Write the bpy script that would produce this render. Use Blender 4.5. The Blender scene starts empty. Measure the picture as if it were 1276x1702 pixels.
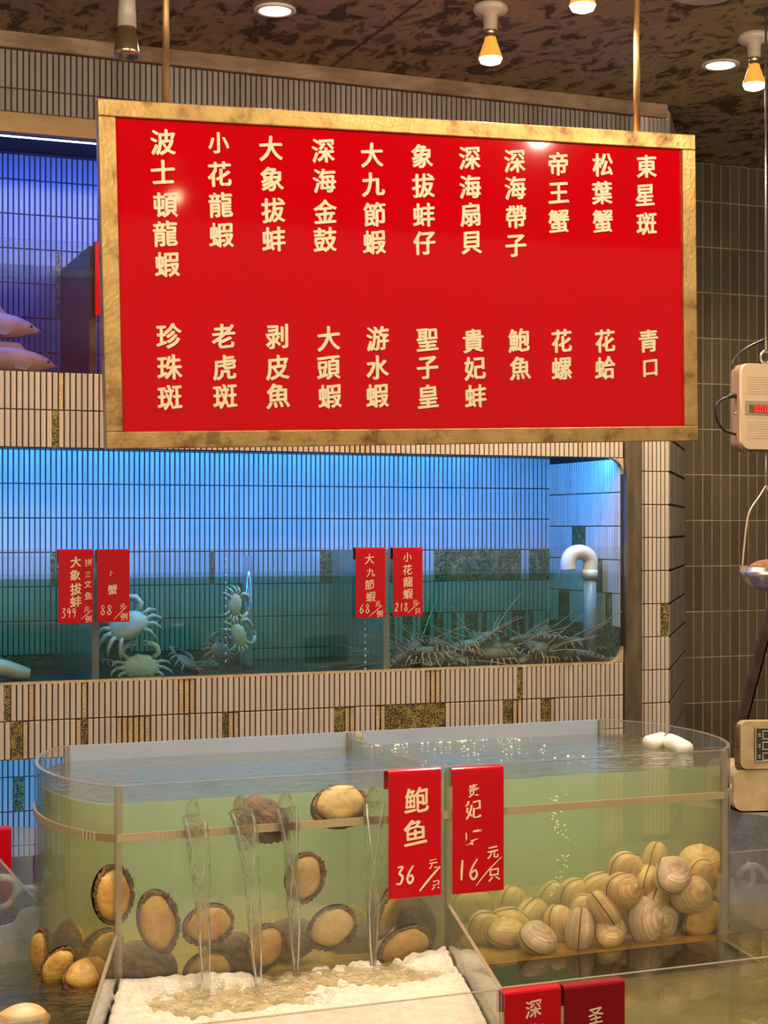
import bpy, bmesh, math, random
from mathutils import Vector, Matrix, noise as mnoise
random.seed(7)
C = bpy.context.scene.collection
SC = bpy.context.scene
# ------------------------------------------------------------------ camera
F = 2650.0
TH = math.atan(1038/F); CT, ST = math.cos(TH), math.sin(TH)
cam_d = bpy.data.cameras.new('camera'); cam = bpy.data.objects.new('camera', cam_d); C.objects.link(cam)
cam.location = (0, 0, 1.5); cam.rotation_euler = (math.pi/2, 0, -TH)
cam_d.sensor_fit = 'HORIZONTAL'; cam_d.sensor_width = 36; cam_d.lens = 36*F/1276
cam_d.shift_y = 26/1276; cam_d.clip_start = 0.05
SC.camera = cam
# ------------------------------------------------------------------ view, world, hall light
SC.view_settings.view_transform = 'Standard'; SC.view_settings.look = 'None'
SC.view_settings.gamma = 1; SC.view_settings.exposure = 0.18
SC.view_settings.use_curve_mapping = False
SC.cycles.use_denoising = True
SC.cycles.transparent_max_bounces = 40; SC.cycles.max_bounces = 14; SC.cycles.volume_bounces = 2
SC.cycles.transmission_bounces = 10
SC.cycles.caustics_reflective = False; SC.cycles.caustics_refractive = False
world = bpy.data.worlds.new('world'); SC.world = world; world.use_nodes = True
bg = world.node_tree.nodes['Background']; bg.inputs[0].default_value = (1.0, 0.86, 0.68, 1); bg.inputs[1].default_value = 0.30
HALL_SPOT_W = 62      # each unseen hall downlight added for front light; also the hall bulb
TANK_FILL_W = 50     # narrow unseen spots added above the tank to brighten it
BULB_W = 55            # bulbs by the wall
WARM = (1.0, 0.77, 0.50)

def at(px, py, y=None, z=None):
    """the point of the place seen at a pixel of the photograph, on the plane y=... or z=..."""
    X = (px-638)/F; d = Vector((X*CT+ST, -X*ST+CT, -(py-877)/F))
    t = y/d.y if y is not None else (z-1.5)/d.z
    return d*t + Vector((0, 0, 1.5))
def to_px(p):
    X = p[0]*CT-p[1]*ST; Z = p[0]*ST+p[1]*CT
    return 638+F*X/Z, 877-F*(p[2]-1.5)/Z

# ------------------------------------------------------------------ materials
def nt(name):
    m = bpy.data.materials.new(name); m.use_nodes = True
    t = m.node_tree; t.nodes.clear()
    out = t.nodes.new('ShaderNodeOutputMaterial')
    return m, t, out
def N(t, kind, **kw):
    n = t.nodes.new(kind)
    for k, v in kw.items():
        if k.startswith('i_'): n.inputs[k[2:].replace('_', ' ')].default_value = v
        else: setattr(n, k, v)
    return n
def c4(c): return (c[0], c[1], c[2], 1)
def ramp(t, fac, stops):
    r = N(t, 'ShaderNodeValToRGB'); e = r.color_ramp.elements
    while len(e) < len(stops): e.new(0.5)
    for el, (p, c) in zip(e, stops): el.position = p; el.color = c4(c)
    t.links.new(fac, r.inputs[0]); return r.outputs[0]
def mat(name, c1, c2=None, c3=None, nscale=8, lo=.35, hi=.65, rough=.5, metal=0, bump=0, bscale=60, coat=0, spec=.5, emit=None, es=0, rnoise=0, stretch=(1, 1, 1), detail=5):
    m, t, out = nt(name)
    b = N(t, 'ShaderNodeBsdfPrincipled'); t.links.new(b.outputs[0], out.inputs[0])
    b.inputs['Base Color'].default_value = c4(c1); b.inputs['Roughness'].default_value = rough
    b.inputs['Metallic'].default_value = metal; b.inputs['Coat Weight'].default_value = coat
    b.inputs['Coat Roughness'].default_value = .05
    b.inputs['Specular IOR Level'].default_value = spec
    tc = N(t, 'ShaderNodeTexCoord'); mp = N(t, 'ShaderNodeMapping'); mp.inputs['Scale'].default_value = stretch
    t.links.new(tc.outputs['Object'], mp.inputs[0])
    if c2 is not None:
        n = N(t, 'ShaderNodeTexNoise', i_Scale=nscale, i_Detail=detail, i_Roughness=.6); t.links.new(mp.outputs[0], n.inputs['Vector'])
        st = [(lo, c1), (hi, c2)] if c3 is None else [(lo, c1), ((lo+hi)/2, c2), (hi, c3)]
        t.links.new(ramp(t, n.outputs[0], st), b.inputs['Base Color'])
    if rnoise:
        n = N(t, 'ShaderNodeTexNoise', i_Scale=nscale*1.7, i_Detail=4); t.links.new(mp.outputs[0], n.inputs['Vector'])
        mr = N(t, 'ShaderNodeMapRange'); mr.inputs[3].default_value = max(.02, rough-rnoise); mr.inputs[4].default_value = min(1, rough+rnoise)
        t.links.new(n.outputs[0], mr.inputs[0]); t.links.new(mr.outputs[0], b.inputs['Roughness'])
    if bump:
        n = N(t, 'ShaderNodeTexNoise', i_Scale=bscale, i_Detail=5); t.links.new(mp.outputs[0], n.inputs['Vector'])
        bp = N(t, 'ShaderNodeBump', i_Strength=bump, i_Distance=.01); t.links.new(n.outputs[0], bp.inputs['Height']); t.links.new(bp.outputs[0], b.inputs['Normal'])
    if emit:
        b.inputs['Emission Color'].default_value = c4(emit); b.inputs['Emission Strength'].default_value = es
    return m
def schlick(t, f0, power=5, normal=None):
    lw = N(t, 'ShaderNodeLayerWeight'); lw.inputs[0].default_value = .5
    if normal: t.links.new(normal, lw.inputs['Normal'])
    p = N(t, 'ShaderNodeMath', operation='POWER'); t.links.new(lw.outputs['Facing'], p.inputs[0]); p.inputs[1].default_value = power
    mm = N(t, 'ShaderNodeMath', operation='MULTIPLY_ADD'); t.links.new(p.outputs[0], mm.inputs[0]); mm.inputs[1].default_value = 1-f0; mm.inputs[2].default_value = f0
    return mm.outputs[0]
def clear(name, tint=(1, 1, 1), f0=.04, rough=.02, milk=0, milk_c=(.7, .72, .75), bump=0, bscale=20, bdist=.01, volume=None, stretch=(1, 1, 1), wipe=0, bdetail=3, only_top=False):
    """see-through sheet or water: straight-through light, mirror by Schlick, a little haze, optional volume"""
    m, t, out = nt(name)
    tr = N(t, 'ShaderNodeBsdfTransparent'); tr.inputs[0].default_value = c4(tint)
    gl = N(t, 'ShaderNodeBsdfGlossy'); gl.inputs['Roughness'].default_value = rough
    nrm = None
    tc = N(t, 'ShaderNodeTexCoord'); mp = N(t, 'ShaderNodeMapping'); mp.inputs['Scale'].default_value = stretch
    t.links.new(tc.outputs['Object'], mp.inputs[0])
    if bump:
        n = N(t, 'ShaderNodeTexNoise', i_Scale=bscale, i_Detail=bdetail, i_Distortion=.6); t.links.new(mp.outputs[0], n.inputs['Vector'])
        bp = N(t, 'ShaderNodeBump', i_Strength=bump, i_Distance=bdist); t.links.new(n.outputs[0], bp.inputs['Height']); nrm = bp.outputs[0]
        t.links.new(nrm, gl.inputs['Normal'])
    base = tr.outputs[0]
    if milk:
        di = N(t, 'ShaderNodeBsdfDiffuse'); di.inputs[0].default_value = c4(milk_c)
        mx = N(t, 'ShaderNodeMixShader'); mx.inputs[0].default_value = milk
        if wipe:
            n = N(t, 'ShaderNodeTexNoise', i_Scale=wipe, i_Detail=6); t.links.new(mp.outputs[0], n.inputs['Vector'])
            mr = N(t, 'ShaderNodeMapRange'); mr.inputs[1].default_value = .35; mr.inputs[2].default_value = .75
            mr.inputs[3].default_value = milk*.4; mr.inputs[4].default_value = milk*2.2
            t.links.new(n.outputs[0], mr.inputs[0]); t.links.new(mr.outputs[0], mx.inputs[0])
        t.links.new(base, mx.inputs[1]); t.links.new(di.outputs[0], mx.inputs[2]); base = mx.outputs[0]
    if f0 > 0:
        mx = N(t, 'ShaderNodeMixShader'); fac = schlick(t, f0, normal=nrm)
        if only_top:   # mirror on the water's surface; the sides touch the glass
            ge = N(t, 'ShaderNodeNewGeometry'); sp = N(t, 'ShaderNodeSeparateXYZ'); t.links.new(ge.outputs['True Normal'], sp.inputs[0])
            ab = N(t, 'ShaderNodeMath', operation='ABSOLUTE'); t.links.new(sp.outputs[2], ab.inputs[0])
            gt = N(t, 'ShaderNodeMath', operation='GREATER_THAN'); t.links.new(ab.outputs[0], gt.inputs[0]); gt.inputs[1].default_value = .6
            mu = N(t, 'ShaderNodeMath', operation='MULTIPLY'); t.links.new(fac, mu.inputs[0]); t.links.new(gt.outputs[0], mu.inputs[1]); fac = mu.outputs[0]
        t.links.new(fac, mx.inputs[0])
        t.links.new(base, mx.inputs[1]); t.links.new(gl.outputs[0], mx.inputs[2]); base = mx.outputs[0]
    t.links.new(base, out.inputs['Surface'])
    if volume:
        ab_c, ab_d, sc_c, sc_d = volume
        last = None
        if ab_d:
            a = N(t, 'ShaderNodeVolumeAbsorption'); a.inputs[0].default_value = c4(ab_c); a.inputs[1].default_value = ab_d; last = a.outputs[0]
        if sc_d:
            s = N(t, 'ShaderNodeVolumeScatter'); s.inputs[0].default_value = c4(sc_c); s.inputs[1].default_value = sc_d
            s.inputs['Anisotropy'].default_value = .0
            if last:
                ad = N(t, 'ShaderNodeAddShader'); t.links.new(last, ad.inputs[0]); t.links.new(s.outputs[0], ad.inputs[1]); last = ad.outputs[0]
            else: last = s.outputs[0]
        t.links.new(last, out.inputs['Volume'])
    return m
def emitter(name, c, s):
    m, t, out = nt(name); e = N(t, 'ShaderNodeEmission'); e.inputs[0].default_value = c4(c); e.inputs[1].default_value = s
    t.links.new(e.outputs[0], out.inputs[0]); return m
def tile_mat(name, base, var, rough=.22, pu=.022, pv=.1475):
    """glazed tile: every tile has its own slightly different shade"""
    m, t, out = nt(name)
    b = N(t, 'ShaderNodeBsdfPrincipled'); t.links.new(b.outputs[0], out.inputs[0]); b.inputs['Roughness'].default_value = rough
    at_ = N(t, 'ShaderNodeAttribute', attribute_name='shade')
    tc = N(t, 'ShaderNodeTexCoord')
    n = N(t, 'ShaderNodeTexNoise', i_Scale=2.2, i_Detail=5); t.links.new(tc.outputs['Object'], n.inputs['Vector'])
    ad = N(t, 'ShaderNodeMath', operation='ADD'); t.links.new(at_.outputs['Fac'], ad.inputs[0]); t.links.new(n.outputs[0], ad.inputs[1])
    hf = N(t, 'ShaderNodeMath', operation='MULTIPLY'); t.links.new(ad.outputs[0], hf.inputs[0]); hf.inputs[1].default_value = .5
    t.links.new(ramp(t, hf.outputs[0], [(.2, [x*(1-var) for x in base]), (.8, [min(1, x*(1+var)) for x in base])]), b.inputs['Base Color'])
    return m
def mesh_adhesive(name, c1, c2):
    """bare glue bed with the diamond print of the tile netting"""
    m, t, out = nt(name)
    b = N(t, 'ShaderNodeBsdfPrincipled'); t.links.new(b.outputs[0], out.inputs[0]); b.inputs['Roughness'].default_value = .45; b.inputs['Metallic'].default_value = .15
    tc = N(t, 'ShaderNodeTexCoord'); v = N(t, 'ShaderNodeTexVoronoi', i_Scale=190); t.links.new(tc.outputs['Object'], v.inputs['Vector'])
    n = N(t, 'ShaderNodeTexNoise', i_Scale=28, i_Detail=4); t.links.new(tc.outputs['Object'], n.inputs['Vector'])
    a = N(t, 'ShaderNodeMath', operation='MULTIPLY'); t.links.new(v.outputs['Distance'], a.inputs[0]); t.links.new(n.outputs[0], a.inputs[1])
    t.links.new(ramp(t, a.outputs[0], [(.08, c2), (.32, c1)]), b.inputs['Base Color'])
    bp = N(t, 'ShaderNodeBump', i_Strength=.6, i_Distance=.003); t.links.new(v.outputs['Distance'], bp.inputs['Height']); t.links.new(bp.outputs[0], b.inputs['Normal'])
    return m

M = {}
M['tile'] = tile_mat('beige_glazed_tile', (.68, .58, .47), .09)
M['tile_grey'] = tile_mat('grey_glazed_tile', (.30, .27, .23), .12, rough=.3)
M['tile_dark'] = tile_mat('dark_brown_tile', (.125, .092, .05), .22, rough=.4)
M['grout'] = mat('dark_grout', (.055, .030, .017), (.03, .018, .012), nscale=30, rough=.8)
M['grout_light'] = mat('pale_grout', (.52, .44, .29), (.34, .28, .18), nscale=6, rough=.85)
M['glue_dark'] = mesh_adhesive('bare_glue_bed_dark', (.07, .055, .015), (.55, .42, .12))
M['glue_light'] = mesh_adhesive('bare_glue_bed_light', (.62, .42, .20), (.78, .62, .38))
M['plaster'] = mat('stained_plaster', (.42, .30, .18), (.22, .14, .08), nscale=5, rough=.8, bump=.3, stretch=(1, 1, 3))
M['concrete'] = mat('niche_concrete', (.35, .33, .30), (.22, .2, .18), nscale=6, rough=.8)
M['brass'] = mat('worn_brass_sheet', (.40, .26, .12), (.30, .17, .07), nscale=3, rough=.42, metal=.6, rnoise=.1, stretch=(1, 1, 4))
M['steel_post'] = mat('stained_steel', (.34, .26, .16), (.20, .15, .09), nscale=4, rough=.38, metal=.75, rnoise=.1, stretch=(6, 6, 1))
M['frame'] = mat('rusty_gold_frame', (.62, .40, .14), (.50, .31, .10), (.16, .065, .02), nscale=11, lo=.38, hi=.70, rough=.38, metal=.55, bump=.15, bscale=80, rnoise=.15, stretch=(1, 1, 1))
M['rod'] = mat('rusty_gold_rod', (.55, .33, .13), (.22, .10, .04), nscale=30, lo=.4, hi=.7, rough=.45, metal=.6, stretch=(1, 1, .25))
M['red_board'] = mat('red_glossy_board', (.60, .000, .005), (.55, .002, .006), nscale=2.2, lo=.45, hi=.75, rough=.05, spec=.35, stretch=(2, 1, .7))
M['letter'] = mat('cream_lettering', (.93, .80, .52), rough=.45)
M['red_tag'] = mat('red_acrylic', (.60, .004, .012), rough=.16, spec=.45)
M['red_tag_shaded'] = mat('shaded_red_acrylic', (.27, .004, .010), rough=.16, spec=.45)  # tag acrylic with the shading of its front put into the colour
M['marker'] = mat('cream_paint_marker', (.92, .78, .52), rough=.5)
M['white_pvc'] = mat('white_pvc', (.86, .83, .78), rough=.25)
M['ceramic'] = mat('yellowed_ceramic', (.62, .55, .44), (.50, .42, .32), nscale=12, rough=.35)
M['chrome'] = mat('chrome_cup', (.55, .42, .26), rough=.22, metal=.9)
M['bulb'] = emitter('glowing_bulb', (1.0, .70, .26), 22)
M['bulb_glass'] = mat('amber_bulb_glass', (.65, .30, .05), rough=.2, emit=(1.0, .45, .06), es=.55)
M['downlight'] = emitter('glowing_diffuser', (1.0, .93, .82), 14)
M['white_trim'] = mat('white_lamp_ring', (.75, .70, .62), rough=.4)
M['led_blue'] = emitter('blue_led', (.35, .50, 1.0), 9)
M['led_cyan'] = emitter('cyan_led', (.30, .68, 1.0), 9)
M['floor'] = mat('wet_floor', (.10, .085, .07), (.06, .05, .04), nscale=4, rough=.35)
M['counter'] = mat('steel_counter', (.30, .30, .28), (.2, .2, .18), nscale=3, rough=.35, metal=.6)
M['grey_pvc'] = mat('grey_pvc_sheet', (.38, .43, .58), (.33, .37, .51), nscale=3, rough=.28)
M['tray_floor'] = mat('wet_tray_floor', (.50, .42, .24), (.30, .24, .12), nscale=6, rough=.4)
M['tank_floor'] = mat('ochre_tank_floor', (.72, .40, .06), (.50, .26, .03), nscale=7, rough=.6)
M['glass'] = clear('aquarium_glass', (.93, .97, .96), f0=.045, rough=.01, milk=.012, wipe=5)
M['acrylic'] = clear('clear_acrylic', (.97, .97, .96), f0=.045, rough=.03, milk=.035, milk_c=(.75, .75, .75), wipe=7)
M['acrylic_edge'] = clear('acrylic_edge', (.85, .82, .72), f0=.06, rough=.08, milk=.35, milk_c=(.62, .56, .42))
M['acrylic_frost'] = clear('scuffed_acrylic', (.92, .93, .92), f0=.05, rough=.08, milk=.22, milk_c=(.55, .57, .58), wipe=6)
M['acrylic_glow_tint'] = clear('amber_glow_acrylic', (.95, .80, .50), f0=.045, rough=.04, milk=.10, milk_c=(.72, .42, .12), wipe=5)  # amber glow seen through the tank's round end, put into a tint
M['acrylic_glow_tint_light'] = clear('faint_amber_glow_acrylic', (.97, .91, .76), f0=.045, rough=.04, milk=.06, milk_c=(.70, .52, .26), wipe=5)  # fainter amber glow of the left end, also put into the tint
M['hose'] = clear('clear_hose', (.92, .94, .93), f0=.10, rough=.05, milk=.12)
V_TANK = ((.69, .85, .40), 2.0, (.72, .97, .78), 1.0)
M['tank_water_top'] = clear('tank_water_surface', (1, 1, 1), f0=.14, rough=.01, bump=.45, bscale=17, bdist=.010, bdetail=2, volume=V_TANK, only_top=True, stretch=(1, 1.8, 1))
V_AQ = ((.28, .76, .54), 3.4, (.5, .8, .7), 0.0)
M['aq_water_top'] = clear('aquarium_water_surface', (1, 1, 1), f0=.03, rough=.03, bump=.4, bscale=14, bdist=.02, volume=V_AQ, only_top=True)
V_UP = ((.40, .48, .66), 2.4, (.5, .5, .7), 0.0)
M['up_water_top'] = clear('upper_water_surface', (1, 1, 1), f0=.03, rough=.03, bump=.4, bscale=14, bdist=.02, volume=V_UP, only_top=True)
V_TRAY = ((.70, .76, .50), 2.2, (.7, .7, .5), 0.0)
M['tray_water'] = clear('tray_water', (.92, .92, .84), f0=.14, rough=.02, bump=.6, bscale=18, bdist=.016, volume=V_TRAY, stretch=(.8, 1.8, 1))
M['tray_water_still'] = clear('still_tray_water', (.9, .88, .78), f0=.06, rough=.02, bump=.10, bscale=10, bdist=.01, volume=V_TRAY)
m, t, out = nt('falling_water'); g = N(t, 'ShaderNodeBsdfGlass', i_Roughness=.04, i_IOR=1.30); g.inputs[0].default_value = (1, 1, .98, 1)
tr = N(t, 'ShaderNodeBsdfTransparent'); mx = N(t, 'ShaderNodeMixShader'); mx.inputs[0].default_value = .45
tc = N(t, 'ShaderNodeTexCoord'); mp = N(t, 'ShaderNodeMapping'); mp.inputs['Scale'].default_value = (1, 1, .14); t.links.new(tc.outputs['Object'], mp.inputs[0])
nn = N(t, 'ShaderNodeTexNoise', i_Scale=110, i_Detail=2); t.links.new(mp.outputs[0], nn.inputs['Vector'])
bp = N(t, 'ShaderNodeBump', i_Strength=1.0, i_Distance=.012); t.links.new(nn.outputs[0], bp.inputs['Height']); t.links.new(bp.outputs[0], g.inputs['Normal'])
t.links.new(g.outputs[0], mx.inputs[1]); t.links.new(tr.outputs[0], mx.inputs[2]); t.links.new(mx.outputs[0], out.inputs[0]); M['jet'] = m
M['jet_glint'] = clear('jet_edge_glints', (1, 1, .98), f0=.08, rough=.1, milk=.28, milk_c=(.95, .93, .88), bump=1.0, bscale=110, bdist=.012, stretch=(1, 1, .14), wipe=60)  # pale milk in the colour stands for the jets' bright edge highlights
M['foam'] = mat('white_foam', (.84, .76, .66), (.72, .62, .50), nscale=40, rough=.7, bump=.8, bscale=260)
M['bubble'] = mat('pale_bubbles_and_glints', (.85, .85, .75), rough=.2)  # also colours the beads that stand for glints on the aquarium glass
M['ab_foot'] = mat('abalone_foot', (.72, .43, .10), (.60, .31, .06), (.30, .13, .03), nscale=26, lo=.40, hi=.78, rough=.42, bump=.35, bscale=60)
M['ab_foot_pale'] = mat('pale_abalone_foot', (.74, .52, .21), (.64, .41, .13), (.34, .18, .06), nscale=30, lo=.40, hi=.80, rough=.42, bump=.35, bscale=60)
M['ab_mantle'] = mat('abalone_mantle', (.07, .032, .012), (.30, .16, .05), nscale=55, rough=.5, bump=.8, bscale=160)
M['ab_shell'] = mat('abalone_shell', (.25, .13, .055), (.10, .05, .025), nscale=24, rough=.6, bump=.9, bscale=55)
M['crab_pale'] = mat('pale_crab_shell', (.66, .64, .54), (.42, .46, .42), nscale=20, rough=.4)
M['crab_dark'] = mat('dull_crab_shell', (.30, .26, .18), (.18, .14, .13), nscale=20, rough=.45)
M['crab_purple'] = mat('purple_brown_crab_shell', (.34, .22, .20), (.20, .13, .12), nscale=20, rough=.45)
M['lob_a'] = mat('brown_lobster_shell', (.30, .21, .11), (.13, .10, .06), nscale=40, rough=.4, bump=.6, bscale=120)
M['lob_b'] = mat('olive_lobster_shell', (.26, .25, .15), (.12, .12, .08), nscale=40, rough=.4, bump=.6, bscale=120)
M['lob_leg'] = mat('striped_lobster_leg', (.52, .36, .15), (.22, .15, .07), nscale=60, rough=.4)
M['feeler'] = mat('lobster_feeler', (.20, .17, .12), (.40, .34, .26), nscale=50, rough=.5)
M['geoduck'] = mat('geoduck_flesh', (.74, .66, .50), (.60, .50, .36), nscale=16, rough=.45)
M['fish'] = mat('pink_fish_skin', (.60, .22, .16), (.72, .36, .26), nscale=14, rough=.32, bump=.2, bscale=180)
M['fish_fin'] = mat('pink_fish_fin', (.55, .26, .26), rough=.4)
M['black'] = mat('black_plastic', (.02, .018, .016), rough=.35)
M['dark_steel'] = mat('dark_rusty_steel', (.055, .03, .02), (.11, .06, .035), nscale=10, rough=.5, metal=.3)
M['scale_body'] = mat('cream_plastic', (.80, .62, .42), (.76, .57, .38), nscale=4, rough=.35)
M['scale_shaded'] = mat('shaded_cream_plastic', (.60, .45, .25), (.40, .27, .12), nscale=9, rough=.4)  # cream plastic with the counter scale's shadowed tone put into its colour
M['scale_rim'] = mat('brown_plastic_rim', (.33, .22, .14), rough=.4)
M['lcd'] = mat('grey_display_window', (.42, .36, .24), rough=.2)
M['lcd_dark'] = mat('dark_display', (.16, .13, .07), rough=.2)
M['led_red'] = emitter('red_led_digits', (1.0, .05, .03), 2.2)
M['led_red_bg'] = mat('red_display_window', (.30, .01, .01), rough=.2, emit=(1, .02, .02), es=.25)
M['keypad'] = mat('dark_keypad', (.05, .045, .03), rough=.3)
M['keyline'] = mat('keypad_print', (.75, .68, .5), rough=.5)
M['steel'] = mat('stainless_steel', (.55, .52, .48), rough=.28, metal=.9)
M['wire'] = mat('pale_wire', (.72, .55, .40), rough=.4, metal=.4)
M['dried'] = mat('dried_shrimp', (.45, .22, .07), (.28, .12, .03), nscale=60, rough=.7, bump=1, bscale=90)
M['stone'] = mat('mottled_grey_stone', (.22, .22, .23), (.13, .13, .14), nscale=16, rough=.55, bump=.2)
M['pebble'] = mat('pale_shell', (.75, .66, .42), (.70, .36, .10), nscale=14, rough=.45)

# peeling ceiling and clam shells need their own graphs
m, t, out = nt('peeling_ceiling'); b = N(t, 'ShaderNodeBsdfPrincipled'); t.links.new(b.outputs[0], out.inputs[0]); b.inputs['Roughness'].default_value = .75
tc = N(t, 'ShaderNodeTexCoord'); mp = N(t, 'ShaderNodeMapping'); mp.inputs['Scale'].default_value = (1.3, .75, 1); mp.inputs['Rotation'].default_value = (0, 0, .35); t.links.new(tc.outputs['Object'], mp.inputs[0])
n1 = N(t, 'ShaderNodeTexNoise', i_Scale=7.5, i_Detail=7, i_Roughness=.62, i_Distortion=.5); t.links.new(mp.outputs[0], n1.inputs['Vector'])
t.links.new(ramp(t, n1.outputs[0], [(.41, (.085, .062, .030)), (.46, (.36, .29, .15)), (.57, (.46, .38, .21)), (.61, (.19, .14, .072))]), b.inputs['Base Color'])
bp = N(t, 'ShaderNodeBump', i_Strength=.5, i_Distance=.02); t.links.new(n1.outputs[0], bp.inputs['Height']); t.links.new(bp.outputs[0], b.inputs['Normal']); M['ceiling'] = m
def clam_mat(name, a, bb, d):
    m, t, out = nt(name); b = N(t, 'ShaderNodeBsdfPrincipled'); t.links.new(b.outputs[0], out.inputs[0]); b.inputs['Roughness'].default_value = .38
    av = N(t, 'ShaderNodeAttribute', attribute_name='growth'); tc = N(t, 'ShaderNodeTexCoord')
    n = N(t, 'ShaderNodeTexNoise', i_Scale=26, i_Detail=4); t.links.new(tc.outputs['Object'], n.inputs['Vector'])
    mu = N(t, 'ShaderNodeMath', operation='MULTIPLY_ADD'); t.links.new(av.outputs['Fac'], mu.inputs[0]); mu.inputs[1].default_value = 6; t.links.new(n.outputs[0], mu.inputs[2])
    n2 = N(t, 'ShaderNodeTexNoise', noise_dimensions='1D', i_Scale=1.6, i_Detail=4); t.links.new(mu.outputs[0], n2.inputs['W'])
    t.links.new(ramp(t, n2.outputs[0], [(.36, d), (.48, a), (.62, bb)]), b.inputs['Base Color'])
    bp = N(t, 'ShaderNodeBump', i_Strength=.22, i_Distance=.003); t.links.new(n2.outputs[0], bp.inputs['Height']); t.links.new(bp.outputs[0], b.inputs['Normal'])
    return m
M['seam'] = mat('dark_shell_seam', (.13, .06, .02), rough=.6)
M['clam'] = clam_mat('tan_clam_shell', (.70, .44, .18), (.78, .58, .32), (.64, .38, .13))
M['clam_b'] = clam_mat('pinkish_clam_shell', (.70, .49, .30), (.80, .63, .44), (.61, .39, .22))
# ribbed strip
m, t, out = nt('ribbed_strip'); b = N(t, 'ShaderNodeBsdfPrincipled'); t.links.new(b.outputs[0], out.inputs[0]); b.inputs['Roughness'].default_value = .35
tc = N(t, 'ShaderNodeTexCoord'); w = N(t, 'ShaderNodeTexWave', i_Scale=150, i_Distortion=0); w.bands_direction = 'DIAGONAL'; mp = N(t, 'ShaderNodeMapping'); mp.inputs['Scale'].default_value = (1, 1, 0)
t.links.new(tc.outputs['Object'], mp.inputs[0]); t.links.new(mp.outputs[0], w.inputs['Vector'])
t.links.new(ramp(t, w.outputs[0], [(.3, (.30, .22, .11)), (.6, (.60, .50, .32))]), b.inputs['Base Color']); M['strip'] = m

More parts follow.
